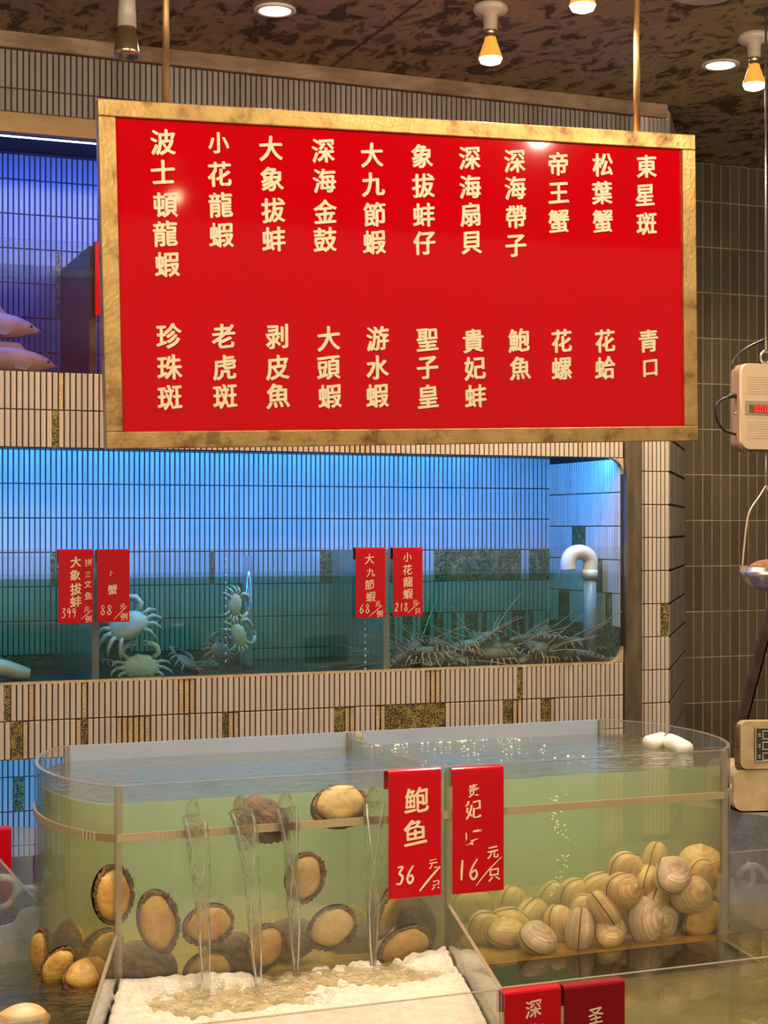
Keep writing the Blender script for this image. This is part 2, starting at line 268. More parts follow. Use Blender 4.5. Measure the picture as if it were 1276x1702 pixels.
# ------------------------------------------------------------------ mesh helpers
class MB:
    def __init__(s): s.v = []; s.f = []; s.mi = []; s.smooth = []; s.attr = []
    def add(s, vs, fs, mi=0, smooth=False, attr=None):
        o = len(s.v); s.v += [tuple(p) for p in vs]; s.f += [tuple(i+o for i in f) for f in fs]
        s.mi += [mi]*len(fs); s.smooth += [smooth]*len(fs)
        s.attr += (attr if isinstance(attr, list) else [attr if attr is not None else 0.5]*len(vs))
        return s
    def box(s, a, b, mi=0):
        x0, y0, z0 = a; x1, y1, z1 = b
        return s.add([(x0, y0, z0), (x1, y0, z0), (x1, y1, z0), (x0, y1, z0), (x0, y0, z1), (x1, y0, z1), (x1, y1, z1), (x0, y1, z1)],
                     [(3, 2, 1, 0), (4, 5, 6, 7), (0, 1, 5, 4), (1, 2, 6, 5), (2, 3, 7, 6), (3, 0, 4, 7)], mi)
    def prism(s, pts, z0, z1, mi=0, smooth=False):
        """closed outline in xy, raised from z0 to z1"""
        n = len(pts); area = sum(pts[i][0]*pts[(i+1) % n][1]-pts[(i+1) % n][0]*pts[i][1] for i in range(n))
        if area < 0: pts = pts[::-1]
        vs = [(x, y, z0) for x, y in pts]+[(x, y, z1) for x, y in pts]
        s.add(vs, [tuple(range(n-1, -1, -1)), tuple(range(n, 2*n))], mi)
        s.add(vs, [(i, (i+1) % n, (i+1) % n+n, i+n) for i in range(n)], mi, smooth); return s
    def prism_y(s, pts, y0, y1, mi=0, smooth=False):
        """closed outline in xz, pushed from y0 to y1"""
        n = len(pts); area = sum(pts[i][0]*pts[(i+1) % n][1]-pts[(i+1) % n][0]*pts[i][1] for i in range(n))
        if area < 0: pts = pts[::-1]
        vs = [(x, y0, z) for x, z in pts]+[(x, y1, z) for x, z in pts]
        s.add(vs, [tuple(range(n)), tuple(range(2*n-1, n-1, -1))], mi)
        s.add(vs, [((i+1) % n, i, i+n, (i+1) % n+n) for i in range(n)], mi, smooth); return s
    def tube(s, pts, rad, seg=10, mi=0, flat=1.0, cap=True):
        pts = [Vector(p) for p in pts]; n = len(pts)
        rad = rad if isinstance(rad, (list, tuple)) else [rad]*n
        vs = []; up = Vector((0, 0, 1)); prev = None
        for i, p in enumerate(pts):
            d = (pts[min(i+1, n-1)]-pts[max(i-1, 0)]).normalized()
            if prev is None: a = d.cross(up); a = a.normalized() if a.length > .05 else Vector((1, 0, 0))
            else: a = (prev-d*prev.dot(d)).normalized()
            prev = a; b_ = d.cross(a)
            for k in range(seg):
                q = 2*math.pi*k/seg; vs.append(p+(a*math.cos(q)+b_*math.sin(q)*flat)*rad[i])
        fs = [(i*seg+k, i*seg+(k+1) % seg, (i+1)*seg+(k+1) % seg, (i+1)*seg+k) for i in range(n-1) for k in range(seg)]
        if cap: fs += [tuple(range(seg-1, -1, -1)), tuple((n-1)*seg+k for k in range(seg))]
        return s.add(vs, fs, mi, True)
    def lathe(s, prof, cx=0, cy=0, seg=24, mi=0, smooth=True):
        vs = [(cx+r*math.cos(2*math.pi*k/seg), cy+r*math.sin(2*math.pi*k/seg), z) for r, z in prof for k in range(seg)]
        n = len(prof)
        fs = [(i*seg+k, i*seg+(k+1) % seg, (i+1)*seg+(k+1) % seg, (i+1)*seg+k) for i in range(n-1) for k in range(seg)]
        return s.add(vs, fs, mi, smooth)
    def ball(s, c, r, seg=12, rings=8, mi=0):
        rx, ry, rz = r if isinstance(r, (tuple, list)) else (r, r, r)
        vs = []; fs = []
        for i in range(rings+1):
            p = math.pi*i/rings
            for k in range(seg):
                q = 2*math.pi*k/seg; vs.append((c[0]+rx*math.sin(p)*math.cos(q), c[1]+ry*math.sin(p)*math.sin(q), c[2]-rz*math.cos(p)))
        for i in range(rings):
            for k in range(seg): fs.append((i*seg+k, i*seg+(k+1) % seg, (i+1)*seg+(k+1) % seg, (i+1)*seg+k))
        return s.add(vs, fs, mi, True)
    def build(s, name, mats, parent=None, attr=None, weld=False, local=True):
        me = bpy.data.meshes.new(name)
        off = Vector((0, 0, 0))
        if parent is not None and not local: off = parent.matrix_basis.translation
        me.from_pydata([tuple(Vector(p)-off) for p in s.v], [], s.f)
        for m_ in (mats if isinstance(mats, (list, tuple)) else [mats]): me.materials.append(m_)
        me.polygons.foreach_set('material_index', s.mi); me.polygons.foreach_set('use_smooth', s.smooth)
        if attr:
            a = me.attributes.new(attr, 'FLOAT', 'POINT'); a.data.foreach_set('value', s.attr)
        if weld:
            bm = bmesh.new(); bm.from_mesh(me); bmesh.ops.remove_doubles(bm, verts=bm.verts, dist=1e-5)
            bmesh.ops.recalc_face_normals(bm, faces=bm.faces); bm.to_mesh(me); bm.free()
        me.update()
        o = bpy.data.objects.new(name, me); C.objects.link(o)
        if parent is not None: o.parent = parent
        return o
def tag(o, label=None, cat=None, group=None, kind=None):
    if label: o['label'] = label
    if cat: o['category'] = cat
    if group: o['group'] = group
    if kind: o['kind'] = kind
    return o
def thing(name, loc, label, cat, group=None, rot=(0, 0, 0)):
    o = bpy.data.objects.new(name, None); C.objects.link(o); o.location = loc; o.rotation_euler = rot; o.empty_display_size = .05
    return tag(o, label, cat, group)
def dup(o, loc, rot, label, scale=None):
    r = o.copy(); C.objects.link(r); r.location = loc; r.rotation_euler = rot; r['label'] = label
    if scale is not None: r.scale = scale if isinstance(scale, tuple) else (scale,)*3
    for ch in list(o.children):
        c = ch.copy(); C.objects.link(c); c.parent = r
        for g_ in list(ch.children):
            d = g_.copy(); C.objects.link(d); d.parent = c
    return r
def bevel(o, w=.003, seg=2):
    b = o.modifiers.new('bevel', 'BEVEL'); b.width = w; b.segments = seg; b.limit_method = 'ANGLE'; return o
def struct(o): o['kind'] = 'structure'; return o
def lamp(name, kind, loc, energy, color, rot=(0, 0, 0), parent=None, **kw):
    d = bpy.data.lights.new(name, kind); d.energy = energy; d.color = color
    for k, v in kw.items(): setattr(d, k, v)
    o = bpy.data.objects.new(name, d); C.objects.link(o); o.location = loc; o.rotation_euler = rot
    if parent is not None: o.parent = parent
    return o
def catmull(pts, n=6):
    pts = [Vector(p) for p in pts]; P = [pts[0]*2-pts[1]]+pts+[pts[-1]*2-pts[-2]]; out_ = []
    for i in range(1, len(P)-2):
        for k in range(n):
            u = k/n; a, b_, c_, d_ = P[i-1], P[i], P[i+1], P[i+2]
            out_.append(.5*((2*b_)+(c_-a)*u+(2*a-5*b_+4*c_-d_)*u*u+(3*b_-a-3*c_+d_)*u**3))
    out_.append(pts[-1]); return out_

# ------------------------------------------------------------------ lettering
_glyphs = {}
def glyph(ch, offset):
    """outline of one character, 1 unit high, as flat triangles"""
    key = (ch, offset)
    if key not in _glyphs:
        cu = bpy.data.curves.new('glyph', 'FONT'); cu.body = ch; cu.size = 1; cu.offset = offset; cu.resolution_u = 4
        cu.align_x = 'CENTER'; cu.fill_mode = 'FRONT'
        ob = bpy.data.objects.new('glyph', cu); C.objects.link(ob)
        dg = bpy.context.evaluated_depsgraph_get(); dg.update()
        me = bpy.data.meshes.new_from_object(ob.evaluated_get(dg))
        vs = [v.co.to_2d() for v in me.vertices]; fs = [tuple(p.vertices) for p in me.polygons]
        bpy.data.objects.remove(ob); bpy.data.curves.remove(cu); bpy.data.meshes.remove(me)
        if vs:
            x0, x1 = min(v.x for v in vs), max(v.x for v in vs); y0, y1 = min(v.y for v in vs), max(v.y for v in vs)
            cx, cy = (x0+x1)/2, (y0+y1)/2
            vs = [(v.x-cx, v.y-cy) for v in vs]
        _glyphs[key] = (vs, fs)
    return _glyphs[key]
def write(mb, ch, cx, cz, size, y, thick=.003, nib=.066, offset=0, rise=.10, wob=.012, lean=.0, seed=0, keep=None):
    """brush-like character centred at (cx,cz) on a plane facing -y: the pen nib is dragged at a slant"""
    vs, fs = glyph(ch, offset)
    steps = 7
    for k in range(steps):
        t_ = (k/(steps-1)-.5)*nib if k < 5 else (0)
        t2 = 0 if k < 5 else (k-5.5)*nib*.45
        pts = []
        for (x, z) in vs:
            nx = mnoise.noise(Vector((x*3.1+seed*7.7, z*3.1, 1.3)))*wob*1.6; nz = mnoise.noise(Vector((x*3.1, z*3.1+seed*5.1, 8.9)))*wob*1.6
            X = x*.98+nx+t_+t2*.8+lean*z; Zz = z+rise*x+nz-t_*.8+t2*.8
            pts.append((cx+X*size, cz+Zz*size))
        f = fs
        if keep is not None:
            f = [q for q in fs if keep(sum(vs[i][0] for i in q)/len(q), sum(vs[i][1] for i in q)/len(q))]
        ee = {}
        top = [(p[0], y-thick-k*2e-5, p[1]) for p in pts]; o = len(pts)
        mb.add(top, f)
        for q in f:
            for i in range(len(q)):
                e = (q[i], q[(i+1) % len(q)]); ee[e] = 1
        rim = [e for e in ee if (e[1], e[0]) not in ee]
        mb.add(top+[(p[0], y, p[1]) for p in pts], [(b_, a, a+o, b_+o) for a, b_ in rim])
DIG = {'0': [[(.5, 1), (.15, .7), (.15, .3), (.5, 0), (.85, .3), (.85, .7), (.5, 1)]], '1': [[(.5, 1), (.48, .5), (.5, 0)]],
       '2': [[(.1, .8), (.45, 1), (.75, .75), (.4, .3), (.05, .02), (.45, .06), (.85, 0)]], '3': [[(.15, .95), (.75, .95), (.4, .6), (.8, .4), (.6, .02), (.1, .02)]],
       '6': [[(.75, 1), (.35, .65), (.12, .25), (.45, 0), (.8, .2), (.6, .45), (.2, .3)]], '8': [[(.75, .85), (.4, 1), (.2, .78), (.55, .5), (.8, .22), (.45, 0), (.15, .22), (.5, .52), (.75, .85)]],
       '9': [[(.75, .8), (.4, .98), (.15, .72), (.45, .52), (.76, .78), (.72, .4), (.6, 0)]]}
def stroke(mb, pts, w, y, thick=.001):
    """one pen stroke, pressed in the middle and thin at the ends"""
    P = catmull([(a, 0, b_) for a, b_ in pts], 5) if len(pts) > 2 else [Vector((pts[0][0]+(pts[1][0]-pts[0][0])*k/6, 0, pts[0][1]+(pts[1][1]-pts[0][1])*k/6)) for k in range(7)]
    n = len(P); vs = []
    for i, p in enumerate(P):
        d = (P[min(i+1, n-1)]-P[max(i-1, 0)]); d = d.normalized() if d.length > 1e-9 else Vector((1, 0, 0))
        q = Vector((-d.z, 0, d.x))*w*.5*(.65+.35*math.sin(math.pi*i/(n-1)))
        vs += [(p.x+q.x, y-thick, p.z+q.z), (p.x-q.x, y-thick, p.z-q.z)]
    mb.add(vs, [(2*i, 2*i+1, 2*i+3, 2*i+2) for i in range(n-1)])
def digits(mb, text, x0, z0, w, h, y, sw):
    for i, ch in enumerate(text):
        for st in DIG[ch]:
            stroke(mb, [(x0+(i+(.1+.8*a))*w+.06*h*b_, z0+b_*h) for a, b_ in st], sw, y)

# ------------------------------------------------------------------ the room
YW = 6.19; YB = 6.89; X0 = -.6; XE = 3.795; XWIN = 3.561; PU = .0226
ZT = 3.39
flo = struct(MB().box((-4, -3, -.1), (9, 9, 0)).build('floor', M['floor']))
cei = struct(MB().box((-4, -3, ZT), (9, 9, ZT+.1)).build('ceiling', M['ceiling']))
wb = MB()
wb.box((X0, YW, .0), (XWIN, YB, .10)); wb.box((2.3, YW, .1), (XWIN, YB, .70)); wb.box((X0, YW, .612), (XWIN, YW+.05, .905)); wb.box((X0, YW+.05, .70), (XWIN, YB, .905)); wb.box((X0, YW, 1.807), (XWIN, YW+.05, 2.10)); wb.box((X0, YW+.05, 1.90), (XWIN, YB, 2.10)); wb.box((X0, YW, 3.01), (XWIN, YW+.05, ZT)); wb.box((X0, YW+.05, 3.10), (XWIN, YB, ZT))
wb.box((X0, YB, 0), (XE+.4, YB+.15, ZT)); wb.box((X0-.15, YW, 0), (X0, YB+.15, ZT))
wb.prism([(XWIN, YW), (XE, YW), (4.446, 7.1), (4.446, 7.2), (XWIN, 7.2)], 0, ZT)
wall = struct(wb.build('wall_back', M['grout']))

def tiles(name, O, u, nrm, ulen, rows, parent, mat_, miss=(), pu=PU, gap=.0050, th=.006, extra=None, vgap=.004):
    """a field of narrow upright tiles standing off the wall: rows = [(z0,z1)], miss = [(row, px0, px1, 'd'|'l')] bare spots"""
    mb = MB(); dark = MB(); light = MB()
    O = Vector(O); u = Vector(u).normalized(); nrm = Vector(nrm).normalized(); n = int(round(ulen/pu)); pu = ulen/n
    rnd = random.Random(name+str(O))
    for r, (z0, z1) in enumerate(rows):
        for k in range(n):
            a = O+u*(k*pu+gap/2); b_ = O+u*((k+1)*pu-gap/2)
            zz0, zz1 = z0+vgap/2, z1-vgap/2
            kind = None
            if miss:
                px = to_px((a+b_)/2+Vector((0, 0, (z0+z1)/2)))[0]
                for (rr, p0, p1, kd) in miss:
                    if rr == r and p0 <= px <= p1: kind = kd
            def ring(ins, off): return [a+u*ins+Vector((0, 0, zz0+ins))+nrm*off, b_-u*ins+Vector((0, 0, zz0+ins))+nrm*off, b_-u*ins+Vector((0, 0, zz1-ins))+nrm*off, a+u*ins+Vector((0, 0, zz1-ins))+nrm*off]
            if kind:
                g_ = dark if kind == 'd' else light
                o = .0006 if kind == 'd' else .0022
                ins = -gap/2 if kind == 'd' else .001
                g_.add(ring(ins, o), [(0, 1, 2, 3)]); continue
            vs = ring(0, 0)+ring(0, th*.6)+ring(.0022, th)
            jit = rnd.uniform(-.0006, .0006)
            vs = [Vector(v)+nrm*jit*(i >= 4) for i, v in enumerate(vs)]
            fs = [(i, (i+1) % 4, (i+1) % 4+4, i+4) for i in range(4)]+[(i+4, (i+1) % 4+4, (i+1) % 4+8, i+8) for i in range(4)]+[(8, 9, 10, 11)]
            mb.add(vs, fs, 0, False, rnd.random())
    o = mb.build(name, mat_, parent, attr='shade')
    if dark.v: dark.build('bare_patch', M['glue_dark'], parent)
    if light.v: light.build('bare_patch', M['glue_light'], parent)
    return o
L = XWIN-X0
miss_low = [(0, 7, 17, 'd'), (0, 48, 58, 'l'), (0, 137, 147, 'l'), (0, 297, 327, 'l'), (0, 705, 730, 'l'), (0, 857, 864, 'd'),
            (1, 17, 36, 'd'), (1, 37, 47, 'l'), (1, 127, 135, 'l'), (1, 135, 146, 'd'), (1, 195, 250, 'l'), (1, 307, 317, 'l'), (1, 370, 381, 'd'), (1, 382, 397, 'l'),
            (1, 553, 572, 'd'), (1, 572, 589, 'l'), (1, 624, 640, 'l'), (1, 640, 737, 'd'), (1, 833, 852, 'd'), (1, 852, 871, 'l'), (1, 902, 912, 'd'), (1, 912, 919, 'l')]
tiles('mosaic_tiles', (X0, YW, 0), (1, 0, 0), (0, -1, 0), L, [(.759, .905), (.612, .759)], wall, M['tile'], miss_low)
tiles('mosaic_tiles', (X0, YW, 0), (1, 0, 0), (0, -1, 0), L, [(1.953, 2.10), (1.807, 1.953)], wall, M['tile'], [(0, 101, 110, 'l'), (1, 88, 97, 'd'), (1, 215, 224, 'l'), (1, 575, 612, 'l'), (1, 960, 971, 'l')])
tiles('mosaic_tiles', (X0, YW, 0), (1, 0, 0), (0, -1, 0), XE-X0, [(3.178, 3.327), (3.088, 3.178)], wall, M['tile_grey'])
# niche backs, soffits and cheeks
tiles('mosaic_tiles', (X0, YB, 0), (1, 0, 0), (0, -1, 0), L, [(.905, .955), (.955, 1.10), (1.10, 1.247), (1.247, 1.394), (1.394, 1.541), (1.541, 1.688), (1.688, 1.835), (1.835, 1.89)], wall, M['tile'],
      [(0, 0, 400, 'd'), (1, 150, 215, 'd'), (2, 395, 412, 'd'), (3, 84, 105, 'd'), (3, 352, 360, 'd'), (3, 528, 690, 'd'), (3, 718, 862, 'd'), (3, 880, 915, 'd')]+[(1+k % 2, 645+13*k, 645+13*k+(9, 18, 10)[k % 3], 'd') for k in range(0, 21, 2)])
tiles('mosaic_tiles', (X0, YB, 0), (1, 0, 0), (0, -1, 0), L, [(2.10, 2.247), (2.247, 2.394), (2.394, 2.541), (2.541, 2.688), (2.688, 2.835), (2.835, 2.982), (2.982, 3.09)], wall, M['tile_grey'], [(2, 95, 106, 'd'), (3, 95, 106, 'd')])
tiles('mosaic_tiles', (X0, YB, 0), (1, 0, 0), (0, -1, 0), L, [(.0, .145), (.145, .292), (.292, .439), (.439, .586), (.586, .69)], wall, M['tile'], [(2, 24, 36, 'd')])
for zz in ((.905, 1.807), (2.10, 3.01), (.1, .612)):
    k = max(1, round((zz[1]-zz[0])/.1475)); st = (zz[1]-zz[0])/k
    tiles('mosaic_tiles', (XWIN, YW+.02, 0), (0, 1, 0), (-1, 0, 0), YB-YW-.02, [(zz[0]+i*st, zz[0]+(i+1)*st) for i in range(k)], wall, M['tile'],
          [(0, 915, 1035, 'd'), (1, 930, 948, 'd'), (2, 985, 1001, 'd'), (1, 1005, 1020, 'd'), (3, 950, 975, 'd')] if zz[0] == .905 else ())
tiles('mosaic_tiles', (2.3, YW, 0), (1, 0, 0), (0, -1, 0), XWIN-2.3, [(.1+.128*i, .1+.128*(i+1)) for i in range(4)], wall, M['tile'])
# pillar
rows = [(i*.1475-.02, (i+1)*.1475-.02) for i in range(1, 23)]
tiles('mosaic_tiles', (3.645, YW, 0), (1, 0, 0), (0, -1, 0), XE-3.645, rows, wall, M['tile'], [(6, 1098, 1110, 'd')])
dn = Vector((4.446-XE, 7.1-YW, 0)); dl = dn.length; dn.normalize()
tiles('mosaic_tiles', (XE, YW, 0), dn, (dn.y, -dn.x, 0), dl, rows, wall, M['tile_grey'], pu=.146, gap=.0005, vgap=.012)
# rounded window corners
for zc, sg in ((.905, 1), (1.807, -1)):
    r = .07; pts = [(XWIN, zc)]+[(XWIN-r+r*math.cos(q), zc+sg*(r-r*math.sin(q))) for q in [math.pi/2*i/8 for i in range(9)]]
    MB().prism_y(pts, YW-.004, YW+.03).build('corner_fillet', M['glue_light'], wall)
dark = MB(); dark.box((4.30, 7.1, 0), (9, 7.25, ZT)); wall2 = struct(dark.build('wall_right', M['grout_light']))
zj = at(1160, 789, y=7.1).z
tiles('wall_tiles', (4.39, 7.1, 0), (1, 0, 0), (0, -1, 0), 3.0, [(zj+.2365*(i-8), min(ZT, zj+.2365*(i-7))) for i in range(18) if zj+.2365*(i-8) < ZT-.02 and zj+.2365*(i-8) > 0], wall2, M['tile_dark'], pu=.0555, gap=.0042, vgap=.005, th=.0012)
struct(bevel(MB().box((X0, YW-.03, 3.327), (XE-.02, YW+.01, ZT)).build('trim_1', M['plaster']), .006))
struct(bevel(MB().box((X0, YW-.012, 3.008), (3.60, YW+.02, 3.088)).build('trim_2', M['brass']), .003))
struct(bevel(MB().box((3.563, YW-.03, .0), (3.643, YW+.01, 3.088)).build('trim_3', M['steel_post']), .004))
struct(MB().box((X0, YW-.006, .899), (XWIN-.06, YW+.012, .908)).build('trim_4', M['glue_light']))
a = at(550, 110, z=ZT); b_ = at(700, 0, z=ZT); d = (b_-a); e = d.cross(Vector((0, 0, 1))).normalized()*.006
A, B = a, a+d*3
struct(MB().add([A-e+Vector((0, 0, -.002)), A+e+Vector((0, 0, -.002)), B+e+Vector((0, 0, -.002)), B-e+Vector((0, 0, -.002))], [(0, 1, 2, 3)]).build('trim_5', M['dark_steel']))
# aquarium fronts: glass reaches only part of the way up each opening
g1 = struct(MB().box((X0, YW+.008, .905), (XWIN-.003, YW+.02, 1.418)).build('window_1', M['glass']))
for px in (158, 641):
    p = at(px, 1000, y=YW+.03); MB().box((p.x-.014, YW+.021, .907), (p.x+.014, YB-.03, 1.40)).build('partition', M['aq_part'] if 'aq_part' in M else M['acrylic_edge'], g1)
g2 = struct(MB().box((X0, YW+.008, 2.10), (XWIN-.003, YW+.02, 2.608)).build('window_2', M['glass']))
MB().box((at(153, 500, y=YW+.03).x-.012, YW+.021, 2.102), (at(153, 500, y=YW+.03).x+.012, YB-.03, 2.60)).build('partition', M['dark_steel'], g2)
def water(name, x0, y0, z0, x1, y1, z1, mt, label):
    mb = MB().box((x0, y0, z0), (x1, y1, z1))
    return tag(mb.build(name, mt), label, 'water', kind='stuff')
water('aquarium_water', X0+.01, YW+.024, .908, XWIN-.012, YB-.010, 1.302, M['aq_water_top'], 'green water filling the wide lower wall aquarium behind the glass')
water('aquarium_water', X0+.01, YW+.024, 2.103, XWIN-.012, YB-.010, 2.512, M['up_water_top'], 'purple blue water filling the upper wall aquarium with the fish')
# LED strips hidden under each niche's head
for z, mm, colr, w, lab in ((3.016, 'led_blue', (.02, .12, 1.0), 72, 'blue LED strip along the top of the upper aquarium opening'), (1.850, 'led_cyan', (.02, .26, 1.0), 48, 'blue LED strip behind the head of the lower aquarium opening'), (.655, 'led_cyan', (.04, .32, 1.0), 20, 'blue LED strip over the lowest tiled opening')):
    t_ = thing('led_strip', (1.5, YW+.058, z), lab, 'light')
    MB().box((X0-1.5, -.006, -.009), (XWIN-1.5-.02, .006, .009)).build('diffuser', M[mm], t_)
    lamp('led_light', 'AREA', (0, .02, 0), w, colr, (math.radians(30), 0, 0), t_, shape='RECTANGLE', size=4.0, size_y=.03)

# ------------------------------------------------------------------ lamps of the hall, seen and added
def downlight(p, label, w, beam='POINT', cone=150):
    t_ = thing('downlight', p, label, 'ceiling light', 'recessed downlights in the ceiling')
    MB().lathe([(.062, 0), (.075, -.002), (.078, -.010), (.060, -.012), (.056, -.006)], seg=32).build('trim_ring', M['white_trim'], t_)
    MB().lathe([(.0001, -.0062), (.057, -.006)], seg=32).build('diffuser', M['downlight'], t_)
    b_ = lamp('downlight_beam', beam, (0, 0, -.075), w, (1.0, .83, .62), (0, 0, 0), t_, shadow_soft_size=.022)
    if beam == 'SPOT': b_.data.spot_size = math.radians(cone); b_.data.spot_blend = .5
downlight(at(457, 14, z=ZT), 'round white recessed downlight in the ceiling above the red menu board', 26, 'SPOT')
downlight(at(1197, 105, z=ZT), 'round glowing recessed downlight beside the right-hand ceiling bulb', 60, 'SPOT')
for x, y, w in [(-.3, 1.4, 1), (.45, .8, 1), (3.6, 1.75, 1.1), (3.5, 3.2, .45), (-.4, 3.2, .6), (.6, 2.5, .55), (2.3, 3.0, .45), (.6, -.3, 1)]:  # unseen lamps added to light the board and tanks from the front
    downlight((x, y, ZT), 'added unseen recessed downlight in the hall ceiling in front of the tanks', HALL_SPOT_W*w)
for x, y in ((.95, 3.45), (1.55, 3.5), (2.15, 3.5), (.95, 2.95), (1.9, 2.9), (2.7, 3.1), (.3, 3.2)):  # unseen spots added over the tank to brighten its water
    downlight((x, y, ZT), 'added unseen recessed downlight straight above the abalone tank', TANK_FILL_W, 'SPOT', 62)
def bulb(p, label, on=True, sc=1.0, power=None):
    t_ = thing('ceiling_bulb', p, label, 'light bulb'); t_.scale = (sc,)*3
    MB().lathe([(.0001, 0), (.062, 0), (.064, -.014), (.058, -.026), (.026, -.036), (.024, -.085), (.0001, -.085)], seg=28).build('lamp_holder', M['ceramic'], t_)
    MB().lathe([(.0175, -.085), (.0195, -.088), (.0195, -.098), (.0175, -.101), (.0195, -.104), (.0195, -.114)], seg=20).build('screw_collar', M['chrome'], t_)
    MB().lathe([(.020, -.114), (.024, -.130), (.041, -.178), (.043, -.190)], seg=28).build('bulb_glass', M['bulb_glass'] if on else M['chrome'], t_)
    MB().lathe([(.043, -.190), (.036, -.205), (.018, -.212), (.0001, -.213)], seg=28).build('bulb_face', M['bulb'], t_)
    lamp('bulb_beam', 'SPOT', (0, 0, -.225), power or BULB_W, WARM, (0, 0, 0), t_, spot_size=math.radians(170), spot_blend=.5, shadow_soft_size=.03)
bulb(at(815, 10, z=ZT), 'glowing amber bulb in a white ceiling socket above the menu board')
bulb(at(1253, 58, z=ZT), 'glowing amber bulb in a white ceiling socket at the far right')
bulb(at(968, -88, z=ZT), 'glowing bulb cut off by the top of the photo left of the right rod')
bulb((2.12, -.25, ZT), 'glowing amber bulb on the hall ceiling far in front of the menu board', power=HALL_SPOT_W)
# lamp that is off, hanging on the left
p = at(211, 40, y=5.3); t_ = thing('spot_lamp', (p.x, p.y, ZT), 'unlit spot lamp with white neck and brass cup hanging at the upper left', 'light bulb')
zt = at(211, -20, y=5.3).z-ZT; z1 = at(211, 46, y=5.3).z-ZT; z2 = at(211, 95, y=5.3).z-ZT
MB().lathe([(.0001, 0), (.06, 0), (.06, -.02), (.03, -.03), (.026, zt), (.029, z1*.5+zt*.5), (.032, z1), (.0001, z1)], seg=24).build('lamp_neck', M['ceramic'], t_)
MB().lathe([(.031, z1), (.031, z1-.012), (.034, z1-.016), (.044, z2+.02), (.045, z2), (.040, z2), (.034, z1-.03), (.0001, z1-.03)], seg=28).build('lamp_cup', M['chrome'], t_)
p = at(1172, -16, z=ZT); t_ = thing('ceiling_lamp', p, 'large white round ceiling fixture at the top right edge', 'ceiling light')
MB().lathe([(.0001, -.02), (.10, -.02), (.118, -.012), (.12, 0)], seg=36).build('lamp_shade', M['white_trim'], t_)

# ------------------------------------------------------------------ the hanging menu board
SW, SH = 1.986, 1.0166; SROT = (math.radians(1.923), math.radians(-1.764), math.radians(-1.35)); SLOC = Vector((1.9225, 4.6, 2.2684))
RZ = Matrix.Rotation(SROT[2], 3, 'Z') @ Matrix.Rotation(SROT[1], 3, 'Y') @ Matrix.Rotation(SROT[0], 3, 'X')
board = thing('menu_board', SLOC, 'large red hanging menu board with cream brush lettering in a rusty gold frame', 'sign')
board.rotation_euler = RZ.to_euler()
fw = .05
fm = MB()
for (a, b_) in (((-SW/2, -.0, SH/2-fw), (SW/2, .05, SH/2)), ((-SW/2, 0, -SH/2), (SW/2, .05, -SH/2+fw)), ((-SW/2, 0, -SH/2+fw), (-SW/2+fw, .05, SH/2-fw)), ((SW/2-fw, 0, -SH/2+fw), (SW/2, .05, SH/2-fw))): fm.box(a, b_)
bevel(fm.build('frame', M['frame'], board), .003)
MB().box((-SW/2+fw-.004, .012, -SH/2+fw-.004), (SW/2-fw+.004, .03, SH/2-fw+.004)).build('panel', M['red_board'], board)
def on_board(px, py):
    nrm = RZ @ Vector((0, -1, 0)); p0 = SLOC+RZ @ Vector((0, .012, 0))
    X = (px-638)/F; d = Vector((X*CT+ST, -X*ST+CT, -(py-877)/F)); o = Vector((0, 0, 1.5))
    t__ = (p0-o).dot(nrm)/d.dot(nrm); q = RZ.transposed() @ (o+d*t__-SLOC); return q.x, q.z
MENU = [('波士頓龍蝦', [(271, 237), (271, 286), (275, 341), (275, 389), (278, 440)]), ('小花龍蝦', [(363, 238), (365, 290), (367, 341), (368, 391)]), ('大象拔蚌', [(450, 247), (452, 298), (454, 350), (455, 398)]),
        ('深海金鼓', [(537, 251), (539, 301), (540, 352), (540, 399)]), ('大九節蝦', [(618, 258), (620, 307), (622, 357), (622, 403)]), ('象拔蚌仔', [(701, 260), (703, 309), (704, 358), (705, 404)]),
        ('深海扇貝', [(780, 263), (781, 311), (781, 357), (783, 404)]), ('深海帶子', [(855, 268), (856, 313), (857, 361), (857, 409)]), ('帝王蟹', [(927, 273), (928, 321), (928, 368)]), ('松葉蟹', [(1001, 274), (1000, 321), (1001, 368)]),
        ('東星斑', [(1074, 277), (1071, 325), (1074, 372)]), ('珍珠斑', [(281, 559), (282, 611), (282, 661)]), ('老虎斑', [(371, 559), (373, 611), (374, 659)]), ('剥皮魚', [(460, 560), (461, 611), (462, 658)]),
        ('大頭蝦', [(546, 563), (546, 612), (548, 659)]), ('游水蝦', [(627, 563), (627, 611), (627, 658)]), ('聖子皇', [(710, 565), (710, 612), (711, 659)]), ('貴妃蚌', [(786, 567), (789, 612), (790, 659)]),
        ('鮑魚', [(862, 566), (864, 612)]), ('花螺', [(933, 567), (933, 613)]), ('花蛤', [(1005, 567), (1005, 612)]), ('青口', [(1077, 567), (1080, 612)])]
for i, (s_, pos) in enumerate(MENU):
    mb = MB()
    for j, (ch, (px, py)) in enumerate(zip(s_, pos)):
        x, z = on_board(px, py)
        write(mb, ch, x, z, .078 if ch not in '小口' else .066, .012, .004, seed=i*7+j)
    mb.build('lettering', M['letter'], board)
for px in (277, 1061):
    x, z = on_board(px, 163 if px < 600 else 216)
    top = SLOC+RZ @ Vector((x, .025, SH/2)); q = RZ.transposed() @ (Vector((top.x, top.y, ZT))-SLOC)
    MB().tube([(x, .025, SH/2-.01), (q.x, q.y, q.z)], .0105, 12).build('hanging_rod', M['rod'], board)

